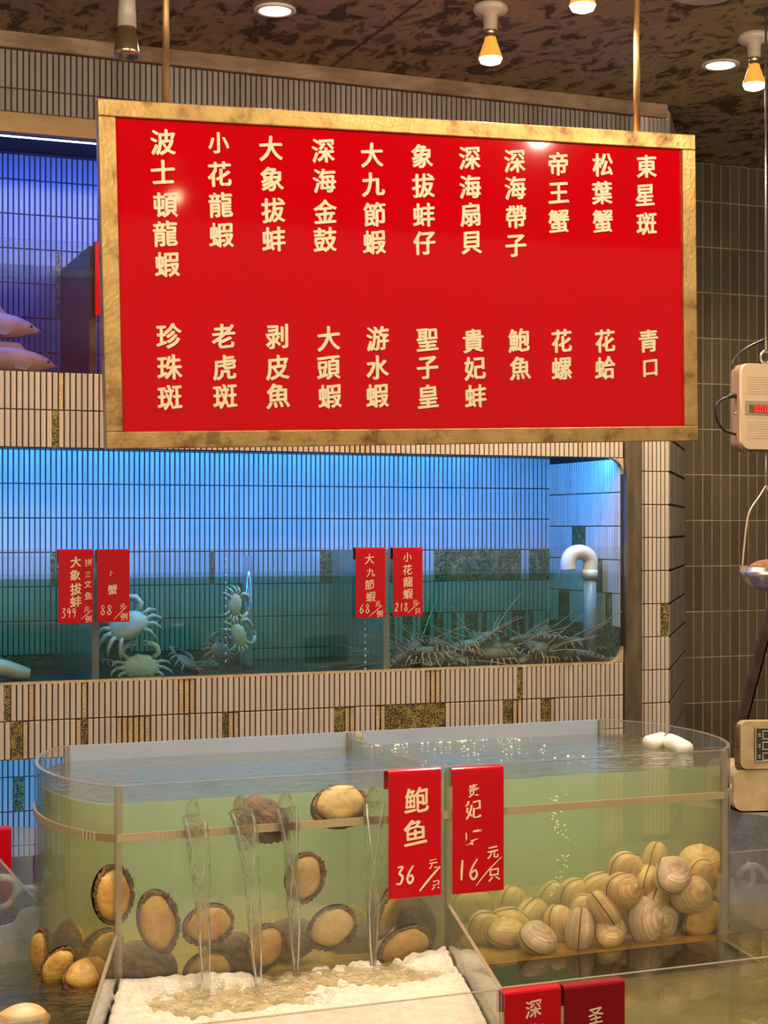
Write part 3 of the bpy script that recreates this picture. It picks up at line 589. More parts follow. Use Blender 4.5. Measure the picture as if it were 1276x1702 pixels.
# ------------------------------------------------------------------ price tags: bent acrylic hung over an edge
def price_tag(x0, x1, yt, yb, Y, depth, label, group, draw=None, flap=.05, mat_='red_tag', ext=0, letter='marker'):
    """front plate spans the pixels x0..x1, yt..yb on plane Y; depth = width of the hook over the pane"""
    a = at(x0, yt, y=Y); b_ = at(x1, yt, y=Y); c_ = at((x0+x1)/2, yb, y=Y); w = b_.x-a.x; zt = at((x0+x1)/2, yt, y=Y).z; h = zt-c_.z+ext
    o = thing('price_tag', ((a.x+b_.x)/2, Y, zt), label, 'price tag', group)
    th = .0028; D = depth
    prof = [(0, -h), (0, -.006), (.0015, -.002), (.006, 0), (D-.006, 0), (D-.0015, -.002), (D, -.006), (D, -flap), (D-th, -flap), (D-th, -.007), (D-.007, -th), (.007, -th), (th, -.007), (th, -h)]
    vs = [(sx*w/2, y_, z_) for sx in (-1, 1) for y_, z_ in prof]; n = len(prof)
    fs = [((i+1) % n, i, i+n, (i+1) % n+n) for i in range(n)]
    # side caps as strips so the bent outline stays open
    for s_ in (0, 1):
        for i in range(6):
            q = (i, i+1, n-2-i, n-1-i); q = tuple(k+s_*n for k in q); fs.append(q if s_ == 0 else q[::-1])
    MB().add(vs, fs).build('plate', M[mat_], o)
    if draw:
        mb = MB()
        def P(px, py): q = at(px, py, y=Y); return q.x-o.location.x, q.z-o.location.z
        s_ = lambda px: px*(at((x0+x1)/2, yt, y=Y)-at((x0+x1)/2, yt+1, y=Y)).z
        draw(mb, P, s_); mb.build('lettering', M[letter], o)
    return o
def chars(mb, P, s_, lst, nib=.03, offset=.0, wob=.02, keep=None):
    for i, (ch, px, py, sz) in enumerate(lst): x, z = P(px, py); write(mb, ch, x, z, s_(sz), 0, .0006, nib=nib, offset=offset, wob=wob, seed=px % 97, keep=keep)
def nums(mb, P, s_, text, px0, px1, py0, py1, w=2.2):
    a = P(px0, py1); b_ = P(px1, py0); digits(mb, text, a[0], a[1], (b_[0]-a[0])/len(text), b_[1]-a[1], 0, s_(w))
def line(mb, P, s_, pts, w): stroke(mb, [P(*q) for q in pts], s_(w), 0, .0008)
worn = lambda x, z: mnoise.noise(Vector((x*4, z*4, 2.2))) > -.05
gone = lambda x, z: mnoise.noise(Vector((x*5, z*5, 6.2))) > .16
def d1(mb, P, s):
    chars(mb, P, s, [('大', 126, 934, 19), ('象', 125, 956, 19), ('拔', 126, 979, 20), ('蚌', 126, 1000, 20)], nib=.05)
    chars(mb, P, s, [('拼', 147, 935, 13), ('三', 146, 955, 11), ('文', 146, 971, 13), ('鱼', 147, 990, 14)], nib=.02)
    nums(mb, P, s, '399', 101, 127, 1011, 1027, 1.6); chars(mb, P, s, [('元', 144, 1013, 10), ('例', 147, 1029, 12)]); line(mb, P, s, [(135, 1029), (153, 1014)], 1.3)
def d2(mb, P, s):
    chars(mb, P, s, [('八', 187, 930, 9)], nib=.02, keep=gone); chars(mb, P, s, [('卜', 186, 952, 11)], nib=.06, keep=worn); chars(mb, P, s, [('蟹', 187, 980, 17)], nib=.05)
    nums(mb, P, s, '88', 165, 187, 1006, 1022, 1.6); chars(mb, P, s, [('元', 204, 1008, 10), ('例', 206, 1025, 13)]); line(mb, P, s, [(189, 1030), (211, 1007)], 1.3)
def d3(mb, P, s):
    chars(mb, P, s, [('大', 614, 929, 18), ('九', 616, 951, 16), ('節', 614, 972, 18), ('蝦', 616, 992, 18)], nib=.02)
    nums(mb, P, s, '68', 596, 615, 1004, 1019, 1.6); chars(mb, P, s, [('元', 628, 1004, 10), ('例', 631, 1020, 12)]); line(mb, P, s, [(613, 1025), (635, 1006)], 1.3)
def d4(mb, P, s):
    chars(mb, P, s, [('小', 677, 926, 16), ('花', 677, 947, 18), ('龍', 678, 967, 18), ('蝦', 678, 987, 18)], nib=.03)
    nums(mb, P, s, '218', 655, 678, 1002, 1016, 1.6); chars(mb, P, s, [('元', 690, 1002, 10), ('只', 694, 1016, 11)]); line(mb, P, s, [(677, 1019), (697, 1001)], 1.3)
def d5(mb, P, s):
    chars(mb, P, s, [('鲍', 692, 1330, 46), ('鱼', 690, 1383, 46)], nib=.045, wob=.03)
    nums(mb, P, s, '36', 655, 690, 1438, 1470, 4.2); chars(mb, P, s, [('元', 720, 1436, 17), ('只', 724, 1471, 17)], nib=.05, keep=worn); line(mb, P, s, [(697, 1481), (712, 1462), (731, 1440)], 4)
def d6(mb, P, s):
    chars(mb, P, s, [('贵', 787, 1314, 22)], nib=.05, keep=worn); chars(mb, P, s, [('妃', 787, 1345, 32)], nib=.05, wob=.03, keep=worn); chars(mb, P, s, [('蚌', 787, 1391, 34)], nib=.02, keep=gone)
    nums(mb, P, s, '16', 756, 797, 1427, 1464, 4.2); chars(mb, P, s, [('元', 819, 1417, 22), ('只', 821, 1454, 24)], nib=.04); line(mb, P, s, [(791, 1472), (808, 1450), (833, 1424)], 2.2)
YG = YW-.008
price_tag(97, 155, 913, 1036, YG, .032, 'red price tag with 399 hanging furthest left on the lower aquarium glass', 'red price tags', d1)
price_tag(161, 215, 913, 1034, YG, .032, 'red price tag with 88 above the swimming pale crab', 'red price tags', d2)
price_tag(591, 640, 910, 1027, YG, .032, 'red price tag with 68 left of the aquarium partition', 'red price tags', d3)
price_tag(653, 702, 910, 1024, YG, .032, 'red price tag with 218 above the heap of lobsters', 'red price tags', d4)
YF = 3.29
price_tag(646, 733, 1279, 1491, YF-.012, .032, 'large red price tag with 36 hanging on the front of the abalone tank', 'red price tags', d5, flap=.045)
price_tag(752, 837, 1275, 1483, YF-.012, .032, 'large red price tag with 16 hanging over the clam side of the tank', 'red price tags', d6, flap=.045)
def d7(mb, P, s): chars(mb, P, s, [('深', 886, 1677, 32), ('海', 890, 1716, 32)], nib=.03, wob=.03)
def d8(mb, P, s): chars(mb, P, s, [('圣', 990, 1688, 30), ('子', 990, 1724, 28)], nib=.02, wob=.03)
YR = 2.635
price_tag(838, 932, 1644, 1702, YR, .032, 'red price tag at the bottom edge hanging by the corner of the foamy tray', 'red price tags', d7, flap=.045, ext=.17)
price_tag(938, 1038, 1634, 1702, YR, .032, 'red price tag with its shade in the colour at the bottom edge hanging on the right tray', 'red price tags', d8, flap=.045, ext=.17, mat_='red_tag_shaded')
price_tag(-44, 19, 1377, 1600, 4.545, .03, 'red price tag cut off at the left edge on a tray behind the tank', 'red price tags', None, flap=.05)
price_tag(158, 214, 402, 525, YG, .032, 'red price tag on the upper aquarium mostly hidden by the menu board', 'red price tags', None)

# ------------------------------------------------------------------ the abalone and clam tank
TX0, TX1, TY0, TY1 = .693, 2.17, YF, 3.955; TB, TT, TWZ = .511, .961, .923; DIVX = 1.445
def arc(xa, ya, xb, yb, sag, n=18):
    """curve from a to b bulging by sag to the outside in x"""
    return [(xa+(xb-xa)*k/n+sag*(1-(2*k/n-1)**2)**.75, ya+(yb-ya)*k/n) for k in range(n+1)]
def sheet(mb, line_, th, z0, z1, mi=0, smooth=True, side=1):
    """upright sheet of thickness th following a line"""
    n = len(line_); nr = []
    for i in range(n):
        dx = line_[min(i+1, n-1)][0]-line_[max(i-1, 0)][0]; dy = line_[min(i+1, n-1)][1]-line_[max(i-1, 0)][1]; l_ = math.hypot(dx, dy)
        nr.append((-dy/l_*side, dx/l_*side))
    inner = [(p[0]+q[0]*th, p[1]+q[1]*th) for p, q in zip(line_, nr)]
    vs = [(x, y, z) for z in (z0, z1) for (x, y) in line_]+[(x, y, z) for z in (z0, z1) for (x, y) in inner]
    o1, o2, o3 = n, 2*n, 3*n
    fs = []
    for i in range(n-1):
        fs += [(i, i+1, o1+i+1, o1+i), (o2+i+1, o2+i, o3+i, o3+i+1)]
        fs += [(o1+i, o1+i+1, o3+i+1, o3+i), (i+1, i, o2+i, o2+i+1)]
    fs += [(0, o1, o3, o2), (n-1, o2+n-1, o3+n-1, o1+n-1)]
    mb.add(vs, fs, mi, False); return inner
tank = thing('seafood_tank', (1.43, 3.6, TB), 'long clear acrylic tank with rounded ends holding abalones and clams', 'seafood tank')
def tk(mb, name, m_): return mb.build(name, m_, tank, local=False)
Lp = arc(TX0, TY0, TX0+.013, TY1, -.118); Rp = arc(TX1+.03, TY1, TX1, TY0, .13)
mb = MB().box((TX0, TY0, TB), (DIVX-.006, TY0+.008, TT)); tk(mb, 'front_panel', M['acrylic'])
mb = MB().box((DIVX+.006, TY0, TB), (TX1, TY0+.008, TT)); tk(mb, 'front_panel', M['acrylic'])
mb = MB().box((TX0+.013, TY1-.008, TB), (TX1+.03, TY1, TT)); tk(mb, 'back_panel', M['grey_pvc'])
mb = MB(); inn = sheet(mb, Lp, .007, TB, TT, side=-1); tk(mb, 'end_panel', M['acrylic'])
mb = MB(); sheet(mb, inn, .0008, TB, TWZ-.004, side=-1); tk(mb, 'glow_tint_film', M['acrylic_glow_tint_light'])  # film whose colour carries the amber glow of the round end
mb = MB(); inn = sheet(mb, Rp, .007, TB, TT, side=-1); tk(mb, 'end_panel', M['acrylic'])
mb = MB(); sheet(mb, inn, .0008, TB, TWZ-.004, side=-1); tk(mb, 'glow_tint_film', M['acrylic_glow_tint'])
mb = MB().box((DIVX-.004, TY0+.009, TB+.01), (DIVX+.004, TY1-.009, TT-.012)); tk(mb, 'divider', M['acrylic_frost'])
mb = MB(); mb.prism(Lp+Rp, TB-.005, TB); tk(mb, 'base_panel', M['tank_floor'])
for x, y in ((TX0-.004, TY0-.003), (TX1-.004, TY0-.003)):
    mb = MB().box((x, y, TB), (x+.014, y+.014, TT)); tk(mb, 'corner_post', M['acrylic_edge'])
mb = MB().box((DIVX-.006, TY0-.002, TB), (DIVX+.006, TY0+.010, TT-.002)); tk(mb, 'corner_post', M['acrylic_edge'])
for x in (TX0+.013, TX1+.025, DIVX):
    mb = MB().box((x-.006, TY1-.020, TB), (x+.006, TY1-.008, TT)); tk(mb, 'corner_post', M['acrylic_edge'])
mb = MB().tube([(DIVX+.02, TY1-.03, TT-.03), (DIVX+.02, TY1-.03, TT+.004)], .012, 14); tk(mb, 'divider_clip', M['acrylic_edge'])
# ribbed strip glued round the outside
ring = Lp[::-1]+[(DIVX, TY0)]+Rp[::-1]
mb = MB(); sheet(mb, [(p[0], p[1]) for p in ring], .0035, .845, .862, side=-1); tk(mb, 'ribbed_strip', M['strip'])
# thin bright rim
mb = MB(); sheet(mb, Lp[::-1]+Rp[::-1], .0085, TT-.0005, TT+.0015, side=1); tk(mb, 'polished_rim', M['acrylic_edge'])
def shrink(pts, c, k): return [(c[0]+(x-c[0])*k, c[1]+(y-c[1])*k) for x, y in pts]
def tank_water(name, outline, label):
    mb = MB(); mb.prism(outline, TB+.002, TWZ)
    tag(mb.build(name, M['tank_water_top']), label, 'water', kind='stuff')
li = [(x+.010, min(max(y, TY0+.010), TY1-.010)) for x, y in Lp]; ri = [(x-.010, min(max(y, TY0+.010), TY1-.010)) for x, y in Rp]
tank_water('tank_water', li+[(DIVX-.006, TY1-.010), (DIVX-.006, TY0+.010)], 'greenish water in the abalone half of the long clear tank')
tank_water('tank_water', [(DIVX+.006, TY0+.010), (DIVX+.006, TY1-.010)]+ri, 'greenish water in the clam half of the long clear tank')
rnd = random.Random(9); mb = MB()
for k in range(90):
    if k < 50: x, y = DIVX+.03+rnd.random()*.5, TY1-.014-abs(rnd.gauss(0, .012))
    else: x, y = DIVX+.05+rnd.random()*.45, TY1-.05-rnd.random()*.35
    mb.ball((x, y, TWZ), (r_ := .0015+.0035*rnd.random()**2, r_, r_*.6), 8, 6)
tag(mb.build('surface_bubbles', M['bubble']), 'small white bubbles floating on the water of the clam side', 'bubbles', kind='stuff')
# white PVC outlet pipe floating at the right end
a = at(1078, 1236, z=.935); b_ = at(1104, 1229, z=.94); c_ = at(1126, 1238, z=.936); d_ = at(1139, 1245, z=.932)
t_ = thing('pvc_pipe', (b_.x, b_.y, .915), 'white plastic pipe elbow at the water surface in the right end of the tank', 'pipe')
o_ = Vector((b_.x, b_.y, .915))
MB().tube([a-o_, b_-(b_-a)*.12-o_], .0215, 20).build('coupling', M['white_pvc'], t_)
MB().tube([b_-(b_-a)*.14-o_, b_+(c_-b_)*.30-o_], .0180, 18).build('joint', M['black'], t_)
MB().tube([p_-o_ for p_ in catmull([b_+(c_-b_)*.42, c_, d_], 8)], .0215, 20).build('elbow', M['white_pvc'], t_)

# ------------------------------------------------------------------ water jets
for k, (hx, hy, bx, by, nm) in enumerate([(320, 1348, 342, 1648, 'leftmost'), (399, 1339, 428, 1640, 'second from left'), (474, 1334, 490, 1612, 'third from left'), (620, 1326, 618, 1604, 'rightmost')]):
    h = at(hx, hy, y=YF-.004); f_ = at(bx, by, z=.552); g_ = Vector((f_.x, YF-.075+.01*k, f_.z))
    g_ = at(bx, by, z=.552)
    t_ = thing('water_jet', (h.x, YF, .553), 'clear water jet falling into the foamy tray, %s of the four' % nm, 'water jet', 'water jets from the tank front')
    o_ = t_.location.copy()
    path = []; rad = []
    rnd = random.Random(k)
    for i in range(26):
        u = i/25; z = h.z-.012-(h.z-.012-g_.z)*u
        fr = math.sqrt(u); p_ = Vector((h.x+(g_.x-h.x)*fr, h.y-.006+(g_.y-h.y)*fr, z)); path.append(p_-o_)
        w_ = .0185*(1-u)**.8+.0068+.003*math.sin(u*9+k)*(1-u); rad.append(w_)
    MB().tube(path, rad, 14, flat=.42).build('stream', M['jet'], t_)
    for sgn in (-1, 1):
        MB().tube([p_+Vector((sgn*r_*.72*math.cos(i*.16), -.003, 0)) for i, (p_, r_) in enumerate(zip(path, rad))], [.0022*(1-.3*i/25) for i in range(26)], 8).build('glint_strand', M['jet_glint'], t_)  # edge highlights of the jet shaped as pale threads
    mb = MB(); mb.ball(Vector((h.x, YF-.004, h.z))-o_, (.0155, .012, .024), 20, 14); mb.build('bulge', M['jet'], t_)

# ------------------------------------------------------------------ abalones
def make_abalone(label):
    """foot faces -y, long axis z, about 13 cm"""
    t_ = thing('abalone', (0, 0, 0), label, 'abalone', 'abalones in the tank')
    def outline(q, a, b_, w=0, f_=0): return (a*math.sin(q)*(1+.05*math.cos(q)), b_*math.cos(q)*(1+w*math.sin(f_*q)))
    n = 56
    mb = MB(); rings = [(.0, -.030), (.3, -.0295), (.6, -.028), (.82, -.0245), (.95, -.018), (1.0, -.010), (.97, -.002)]; vs = []
    for r, y in rings:
        for k in range(n):
            q = 2*math.pi*k/n; x, z = outline(q, .041*r, .058*r); wv = mnoise.noise(Vector((math.cos(q)*1.4, math.sin(q)*1.4, r*2)))
            vs.append((x*(1+.13*wv*r)-.003, y+.003*wv*r*r, z*(1+.10*wv*r)))
    mb.add(vs, [(i*n+k, (i+1)*n+k, (i+1)*n+(k+1) % n, i*n+(k+1) % n) for i in range(len(rings)-1) for k in range(n)], 0, True); mb.build('foot', M['ab_foot'], t_)
    mb = MB(); vs = []; rg = [(.92, -.006, 0), (1.04, -.014, 1), (1.13, -.011, 1), (1.12, -.002, .6), (.95, .004, 0)]
    for r, y, w in rg:
        for k in range(n*2):
            q = math.pi*k/n; wv = mnoise.noise(Vector((math.cos(q)*9, math.sin(q)*9, 3.3)))*w; x, z = outline(q, .0435*r, .0605*r)
            vs.append((x*(1+.13*wv)+.002, y+.005*wv, z*(1+.13*wv)))
    N2 = 2*n
    mb.add(vs, [(i*N2+k, (i+1)*N2+k, (i+1)*N2+(k+1) % N2, i*N2+(k+1) % N2) for i in range(len(rg)-1) for k in range(N2)], 0, True); mb.build('mantle', M['ab_mantle'], t_)
    mb = MB(); vs = []; R_ = 16
    for i in range(R_+1):
        r = 1-i/R_
        for k in range(n):
            q = 2*math.pi*k/n; x, z = outline(q, .050*r, .068*r); x += .012*(1-r); z -= .016*(1-r)
            y = .002+.034*math.sqrt(max(0, 1-r*r)); wv = mnoise.noise(Vector((x*60, z*60, 1))); rid = math.sin(r*26+q*1.0)*.0011
            vs.append((x, y+.003*wv*(1-.5*r)+rid, z))
    mb.add(vs, [(i*n+k, i*n+(k+1) % n, (i+1)*n+(k+1) % n, (i+1)*n+k) for i in range(R_) for k in range(n)], 0, True)
    for j in range(5): mb.ball((-.030+.004*j*.3, .020-.002*j, .034-.017*j), (.0035, .004, .0035), 8, 6)
    mb.build('shell', M['ab_shell'], t_)
    return t_
ab_list = [  # px, py, plane y, (tilt about x, yaw about z, roll), scale (x,y,z), label
    (186, 1487, 3.325, (0, 12, -3), (.95, .9, .98), 'upright oval abalone stuck behind the left front corner post'),
    (262, 1531, 3.328, (4, -4, -12), (.92, .95, 1.08), 'upright dark-rimmed abalone between the corner post and the leftmost jet'),
    (345, 1536, 3.330, (0, 0, 78), (.92, .95, .88), 'sideways oval abalone behind the leftmost water jet'),
    (505, 1458, 3.328, (0, 0, 14), (.95, .8, .86), 'pale round abalone foot alone in the middle behind the third jet'),
    (440, 1573, 3.330, (4, 0, 22), (.92, .9, .80), 'ochre round abalone low down between the second and third jets'),
    (551, 1541, 3.335, (0, -10, 62), (.98, 1, .90), 'large tan abalone lying slanted right of the third jet'),
    (563, 1340, 3.332, (-26, 0, 82), (1.05, 1.1, 1.02), 'large abalone held to the glass at the waterline under the ribbed strip'),
    (437, 1362, 3.345, (20, 165, 62), (.98, 1, .96), 'dark brown abalone showing its shell beside the second jet'),
    (345, 1620, 3.335, (0, 0, 80), (.9, .9, .85), 'low abalone half sunk behind the foam under the leftmost jet'),
    (672, 1593, 3.340, (0, -8, 60), (1.05, 1, 1.05), 'brown abalone leaning low at the foot of the centre post'),
    (640, 1515, 3.42, (10, 40, 30), (.95, 1, .95), 'yellow brown abalone turned sideways above the rightmost jet landing'),
    (690, 1535, 3.45, (0, 150, 20), (1, 1, 1), 'dark abalone shell behind the lower end of the 36 price tag'),
    (238, 1607, 3.40, (10, 165, 80), (1.15, 1.1, 1.15), 'broad brown abalone shell lying on the bottom at left behind the foam'),
    (395, 1597, 3.42, (0, 170, 70), (1.1, 1, 1.1), 'dark abalone shell on the bottom between the first and second jets'),
    (483, 1560, 3.46, (0, 160, 100), (1, 1, 1), 'dark abalone shell in the shade behind the third jet'),
    (118, 1578, 3.50, (0, 105, 32), (.95, .95, 1.0), 'abalone seen edge on with its row of shell holes in the left round end'),
    (98, 1606, 3.42, (0, -20, 40), (.7, .8, .75), 'small abalone foot on the bottom in the left round end'),
    (145, 1622, 3.36, (-40, -10, 70), (.85, .9, .85), 'abalone lying flat on the bottom near the left front corner post'),
    (72, 1583, 3.58, (0, -70, 10), (.8, .8, .85), 'abalone on edge at the far left wall of the round end'),
    (168, 1580, 3.46, (0, 30, 70), (.95, .95, .9), 'reddish abalone behind the left front corner post on the bottom'),
    (585, 1580, 3.50, (0, 170, 60), (1, 1, 1), 'dark abalone shell on the bottom behind the rightmost jet'),
    (1168, 1545, 3.335, (0, -6, 60), (1.0, .9, 1.0), 'round brown abalone among the clams in the right front corner'),
]
pro = None
def R3(r): return tuple(math.radians(a) for a in r)
for i, (px, py, y, r, s_, lab) in enumerate(ab_list):
    p = at(px, py, y=y); rot = (Matrix.Rotation(math.radians(r[1]), 3, 'Z') @ Matrix.Rotation(math.radians(r[0]), 3, 'X') @ Matrix.Rotation(math.radians(r[2]), 3, 'Y')).to_euler()
    p.z = max(p.z, TB+.036)
    s_ = tuple(k*.96 for k in s_)
    if pro is None: pro = make_abalone(lab); o = pro; o.location = p; o.rotation_euler = rot; o.scale = s_
    else: o = dup(pro, p, rot, lab, s_)
    if i in (3, 6, 5):
        for ch in o.children:
            if ch.name.startswith('foot'): ch.data = ch.data.copy(); ch.data.materials[0] = M['ab_foot_pale']

# ------------------------------------------------------------------ clams
def valve(sgn, mm):
    n, R_ = 40, 18; vs = []; at_ = []
    U = Vector((-.004, .0205))
    for i in range(R_+1):
        t_ = i/R_
        for k in range(n):
            q = 2*math.pi*k/n
            ox, oz = .040*math.cos(q), .029*math.sin(q)
            ox *= 1-.10*max(0, math.sin(q)); oz *= 1+.13*math.exp(-((q-math.pi*.53)/.30)**2)
            x = U.x+(ox-U.x)*t_; z = U.y+(oz-U.y)*t_
            rho = math.hypot(x/.040, z/(.029 if z < 0 else .0305)); h = .0225*max(0, 1-min(1, rho)**2.1)**.55*(1 if t_ < .999 else 0)+.0045*math.exp(-((x-U.x)**2+(z-U.y)**2)/.00007)+.00025*math.sin(t_*44)*t_*(t_ < .99)
            vs.append((x, sgn*(h+.0011), z)); at_.append(t_)
    fs = [(i*n+k, i*n+(k+1) % n, (i+1)*n+(k+1) % n, (i+1)*n+k) for i in range(R_) for k in range(n)]
    if sgn > 0: fs = [f[::-1] for f in fs]
    return MB().add(vs, fs, 0, True, at_)
def make_clam(label, mm):
    t_ = thing('surf_clam', (0, 0, 0), label, 'clam', 'clams heaped in the right half of the tank')
    for sg in (-1, 1): valve(sg, mm).build('valve', M[mm], t_, attr='growth')
    ln = [(.0392*math.cos(q)*(1-.10*max(0, math.sin(q))), 0, .0285*math.sin(q)*(1+.10*math.exp(-((q-math.pi*.53)/.30)**2))) for q in [2*math.pi*k/48 for k in range(49)]]
    MB().tube(ln, .0014, 6).build('shell_seam', M['seam'], t_)
    MB().tube([(-.014, 0, .0235), (-.003, 0, .0265), (.008, 0, .0245)], [.002, .003, .002], 8).build('hinge_ligament', M['ab_mantle'], t_)
    return t_
clam_list = [  # px, py, y, (yaw, pitch, roll), scale, label, kind
    (1036, 1482, 3.335, (12, 10, 30), 1.10, 'round tan clam at the centre of the front of the heap', 'clam'),
    (1003, 1514, 3.345, (75, -35, 70), 1.08, 'clam showing its striped seam above the lowest row, left of centre', 'clam'),
    (963, 1547, 3.338, (60, 5, 80), 1.08, 'upright clam with a dark seam on the tank floor', 'clam_b'),
    (893, 1564, 3.335, (30, -40, 20), 1.05, 'pinkish clam tilted on the floor left of the upright clam', 'clam_b'),
    (1013, 1556, 3.335, (20, -35, -20), 1.00, 'clam lying on the floor right of the upright clam', 'clam'),
    (1070, 1530, 3.335, (8, 0, 75), 1.18, 'big lined clam standing on edge in the middle of the lowest row', 'clam_b'),
    (1118, 1455, 3.335, (20, -28, -12), 1.12, 'pinkish clam on top of the right side of the heap', 'clam_b'),
    (1148, 1488, 3.345, (5, 10, 20), 1.22, 'large round clam below the top clam at the right', 'clam'),
    (1093, 1497, 3.385, (40, 10, -30), 1.05, 'clam wedged between the centre clam and the large right clam', 'clam'),
    (1040, 1448, 3.43, (10, 20, 50), 1.12, 'hazy clam peeping above the centre clam', 'clam'),
    (1088, 1432, 3.47, (40, 10, 80), 1.0, 'hazy clam at the top of the heap', 'clam'),
    (1165, 1432, 3.40, (-15, -45, 10), 1.08, 'clam high against the right front corner post', 'clam'),
    (1166, 1458, 3.375, (10, 20, 60), 1.05, 'clam just under the high corner clam', 'clam'),
    (930, 1540, 3.41, (30, 0, 60), 1.10, 'yellowish clam behind the pinkish floor clam', 'clam'),
    (955, 1490, 3.52, (20, 20, 40), 1.12, 'blurred clam deep in the cloudy water left of the heap', 'clam'),
    (1000, 1480, 3.50, (0, 15, 20), 1.15, 'blurred clam behind the striped seam clam', 'clam'),
    (842, 1562, 3.40, (15, -60, 0), 1.0, 'clam lying flat near the tray pane at the left end of the row', 'clam'),
    (806, 1545, 3.44, (10, 20, 50), 1.05, 'rounded clam furthest left by the tank divider', 'clam'),
    (848, 1538, 3.47, (-20, 20, 20), 1.05, 'rounded clam second from the divider', 'clam'),
    (787, 1502, 3.66, (0, 20, 20), 1.1, 'faint clam deep behind the 16 price tag', 'clam'),
    (850, 1506, 3.64, (30, 10, 60), 1.1, 'faint clam deep in the tank left of the bubbles', 'clam'),
    (885, 1525, 3.52, (30, 10, 10), 1.1, 'blurred clam behind the left end of the front row', 'clam'),
    (918, 1500, 3.62, (10, 20, 80), 1.15, 'faint clam beneath the rising bubbles', 'clam'),
    (1102, 1548, 3.36, (15, 0, -60), 1.0, 'shaded clam on the floor beside the round abalone', 'clam_b'),
    (1128, 1520, 3.42, (20, 15, 30), 1.0, 'shaded clam behind the round abalone', 'clam'),
    (975, 1520, 3.45, (-10, 15, 60), 1.1, 'clam behind the upright clam', 'clam'),
    (1040, 1510, 3.43, (20, 0, 10), 1.1, 'clam buried behind the big lined clam', 'clam'),
    (1125, 1550, 3.47, (0, 15, 80), 1.0, 'dark clam on the floor deep in the right corner', 'clam_b'),
    (1075, 1465, 3.41, (50, 10, 10), 1.0, 'clam buried between the top clam and the centre clam', 'clam'),
]
protos = {}
for (px, py, y, r, s_, lab, kd) in clam_list:
    p = at(px, py, y=y-(.010 if y < 3.36 else 0)); p.z = max(p.z, TB+.030*s_)
    rot = (Matrix.Rotation(math.radians(r[0]), 3, 'Z') @ Matrix.Rotation(math.radians(r[1]), 3, 'X') @ Matrix.Rotation(math.radians(r[2]), 3, 'Y')).to_euler()
    s_ *= 1.34
    if kd not in protos: o = protos[kd] = make_clam(lab, kd); o.location = p; o.rotation_euler = rot; o.scale = (s_,)*3
    else: dup(protos[kd], p, rot, lab, s_)
rnd = random.Random(3); mb = MB()
for i in range(60):
    y = 1320+rnd.random()*175; p = at(930+8*math.sin(y*.05)+rnd.gauss(0, 6), y, y=3.46+rnd.random()*.05); mb.ball(p, .0018+.0022*rnd.random(), 8, 6)
tag(mb.build('bubbles_and_glints', M['bubble']), 'column of pale air bubbles rising through the clam side of the tank', 'bubbles', kind='stuff')

# ------------------------------------------------------------------ trays around the tank
TR = .652; TF = .44
def pane(t_, a, b_, name='side_panel', z0=TF, z1=TR, th=.008, m_='acrylic'):
    d = Vector((b_[0]-a[0], b_[1]-a[1])); n_ = Vector((-d.y, d.x)).normalized()*th/2
    mb = MB(); mb.prism([(a[0]+n_.x, a[1]+n_.y), (b_[0]+n_.x, b_[1]+n_.y), (b_[0]-n_.x, b_[1]-n_.y), (a[0]-n_.x, a[1]-n_.y)], z0, z1)
    o = mb.build(name, M[m_], t_, local=False)
    mb = MB(); n_ *= .9; mb.prism([(a[0]+n_.x, a[1]+n_.y), (b_[0]+n_.x, b_[1]+n_.y), (b_[0]-n_.x, b_[1]-n_.y), (a[0]-n_.x, a[1]-n_.y)], z1, z1+.0012)
    e_ = mb.build('polished_edge', M['acrylic_edge'], o); e_.data.transform(Matrix.Translation(-t_.location))
    return o
def flat(t_, pts, name, z0, z1, m_): return MB().prism(pts, z0, z1).build(name, M[m_], t_, local=False)
def fix(o): return o
counter = bevel(MB().box((-.5, 2.55, 0), (4.0, 4.75, TF-.012)).build('counter', M['counter']), .006)
tag(counter, 'long steel counter carrying the clear trays and the abalone tank', 'counter')
# foamy tray in front of the abalone half
fl = (TX0-.003, TY0-.004); fr = (DIVX-.002, TY0-.004); ffl = (.503, 2.648); ffr = (1.268, 2.648)
tA = thing('acrylic_tray', (.95, 2.95, TF-.012), 'clear acrylic tray full of white foam in front of the abalones', 'tray')
pane(tA, fl, ffl); pane(tA, fr, ffr); pane(tA, ffl, ffr, 'front_panel')
flat(tA, [fl, fr, ffr, ffl], 'tray_bottom', TF-.012, TF, 'tray_floor')
def inset(pts, k):
    c_ = (sum(p[0] for p in pts)/len(pts), sum(p[1] for p in pts)/len(pts)); return [(c_[0]+(p[0]-c_[0])*k, c_[1]+(p[1]-c_[1])*k) for p in pts]
quad = inset([fl, fr, ffr, ffl], .978)
def quad_pt(u, v): # u along left-right, v back-front
    return (quad[0][0]*(1-u)*(1-v)+quad[1][0]*u*(1-v)+quad[2][0]*u*v+quad[3][0]*(1-u)*v, quad[0][1]*(1-u)*(1-v)+quad[1][1]*u*(1-v)+quad[2][1]*u*v+quad[3][1]*(1-u)*v)
hits = [at(342, 1648, z=.55), at(428, 1640, z=.55), at(490, 1612, z=.55), at(618, 1604, z=.55)]
def churn(x, y):
    d = min(math.hypot((x-h.x)*.8, (y-h.y+.05)*1.0) for h in hits)
    return d+.05*mnoise.noise(Vector((x*11, y*11, 0)))+.035*mnoise.noise(Vector((x*37, y*37, 4)))
NU, NV = 150, 130
mb = MB(); vs = []
for j in range(NV+1):
    for i in range(NU+1):
        x, y = quad_pt(i/NU, j/NV); c_ = churn(x, y); k = max(0, 1-c_/.16)
        z = .540+k*(.010*mnoise.noise(Vector((x*24, y*24, 2)))+.007*mnoise.noise(Vector((x*62, y*62, 5))))+.002*mnoise.noise(Vector((x*40, y*40, 5)))
        vs.append((x, y, z))
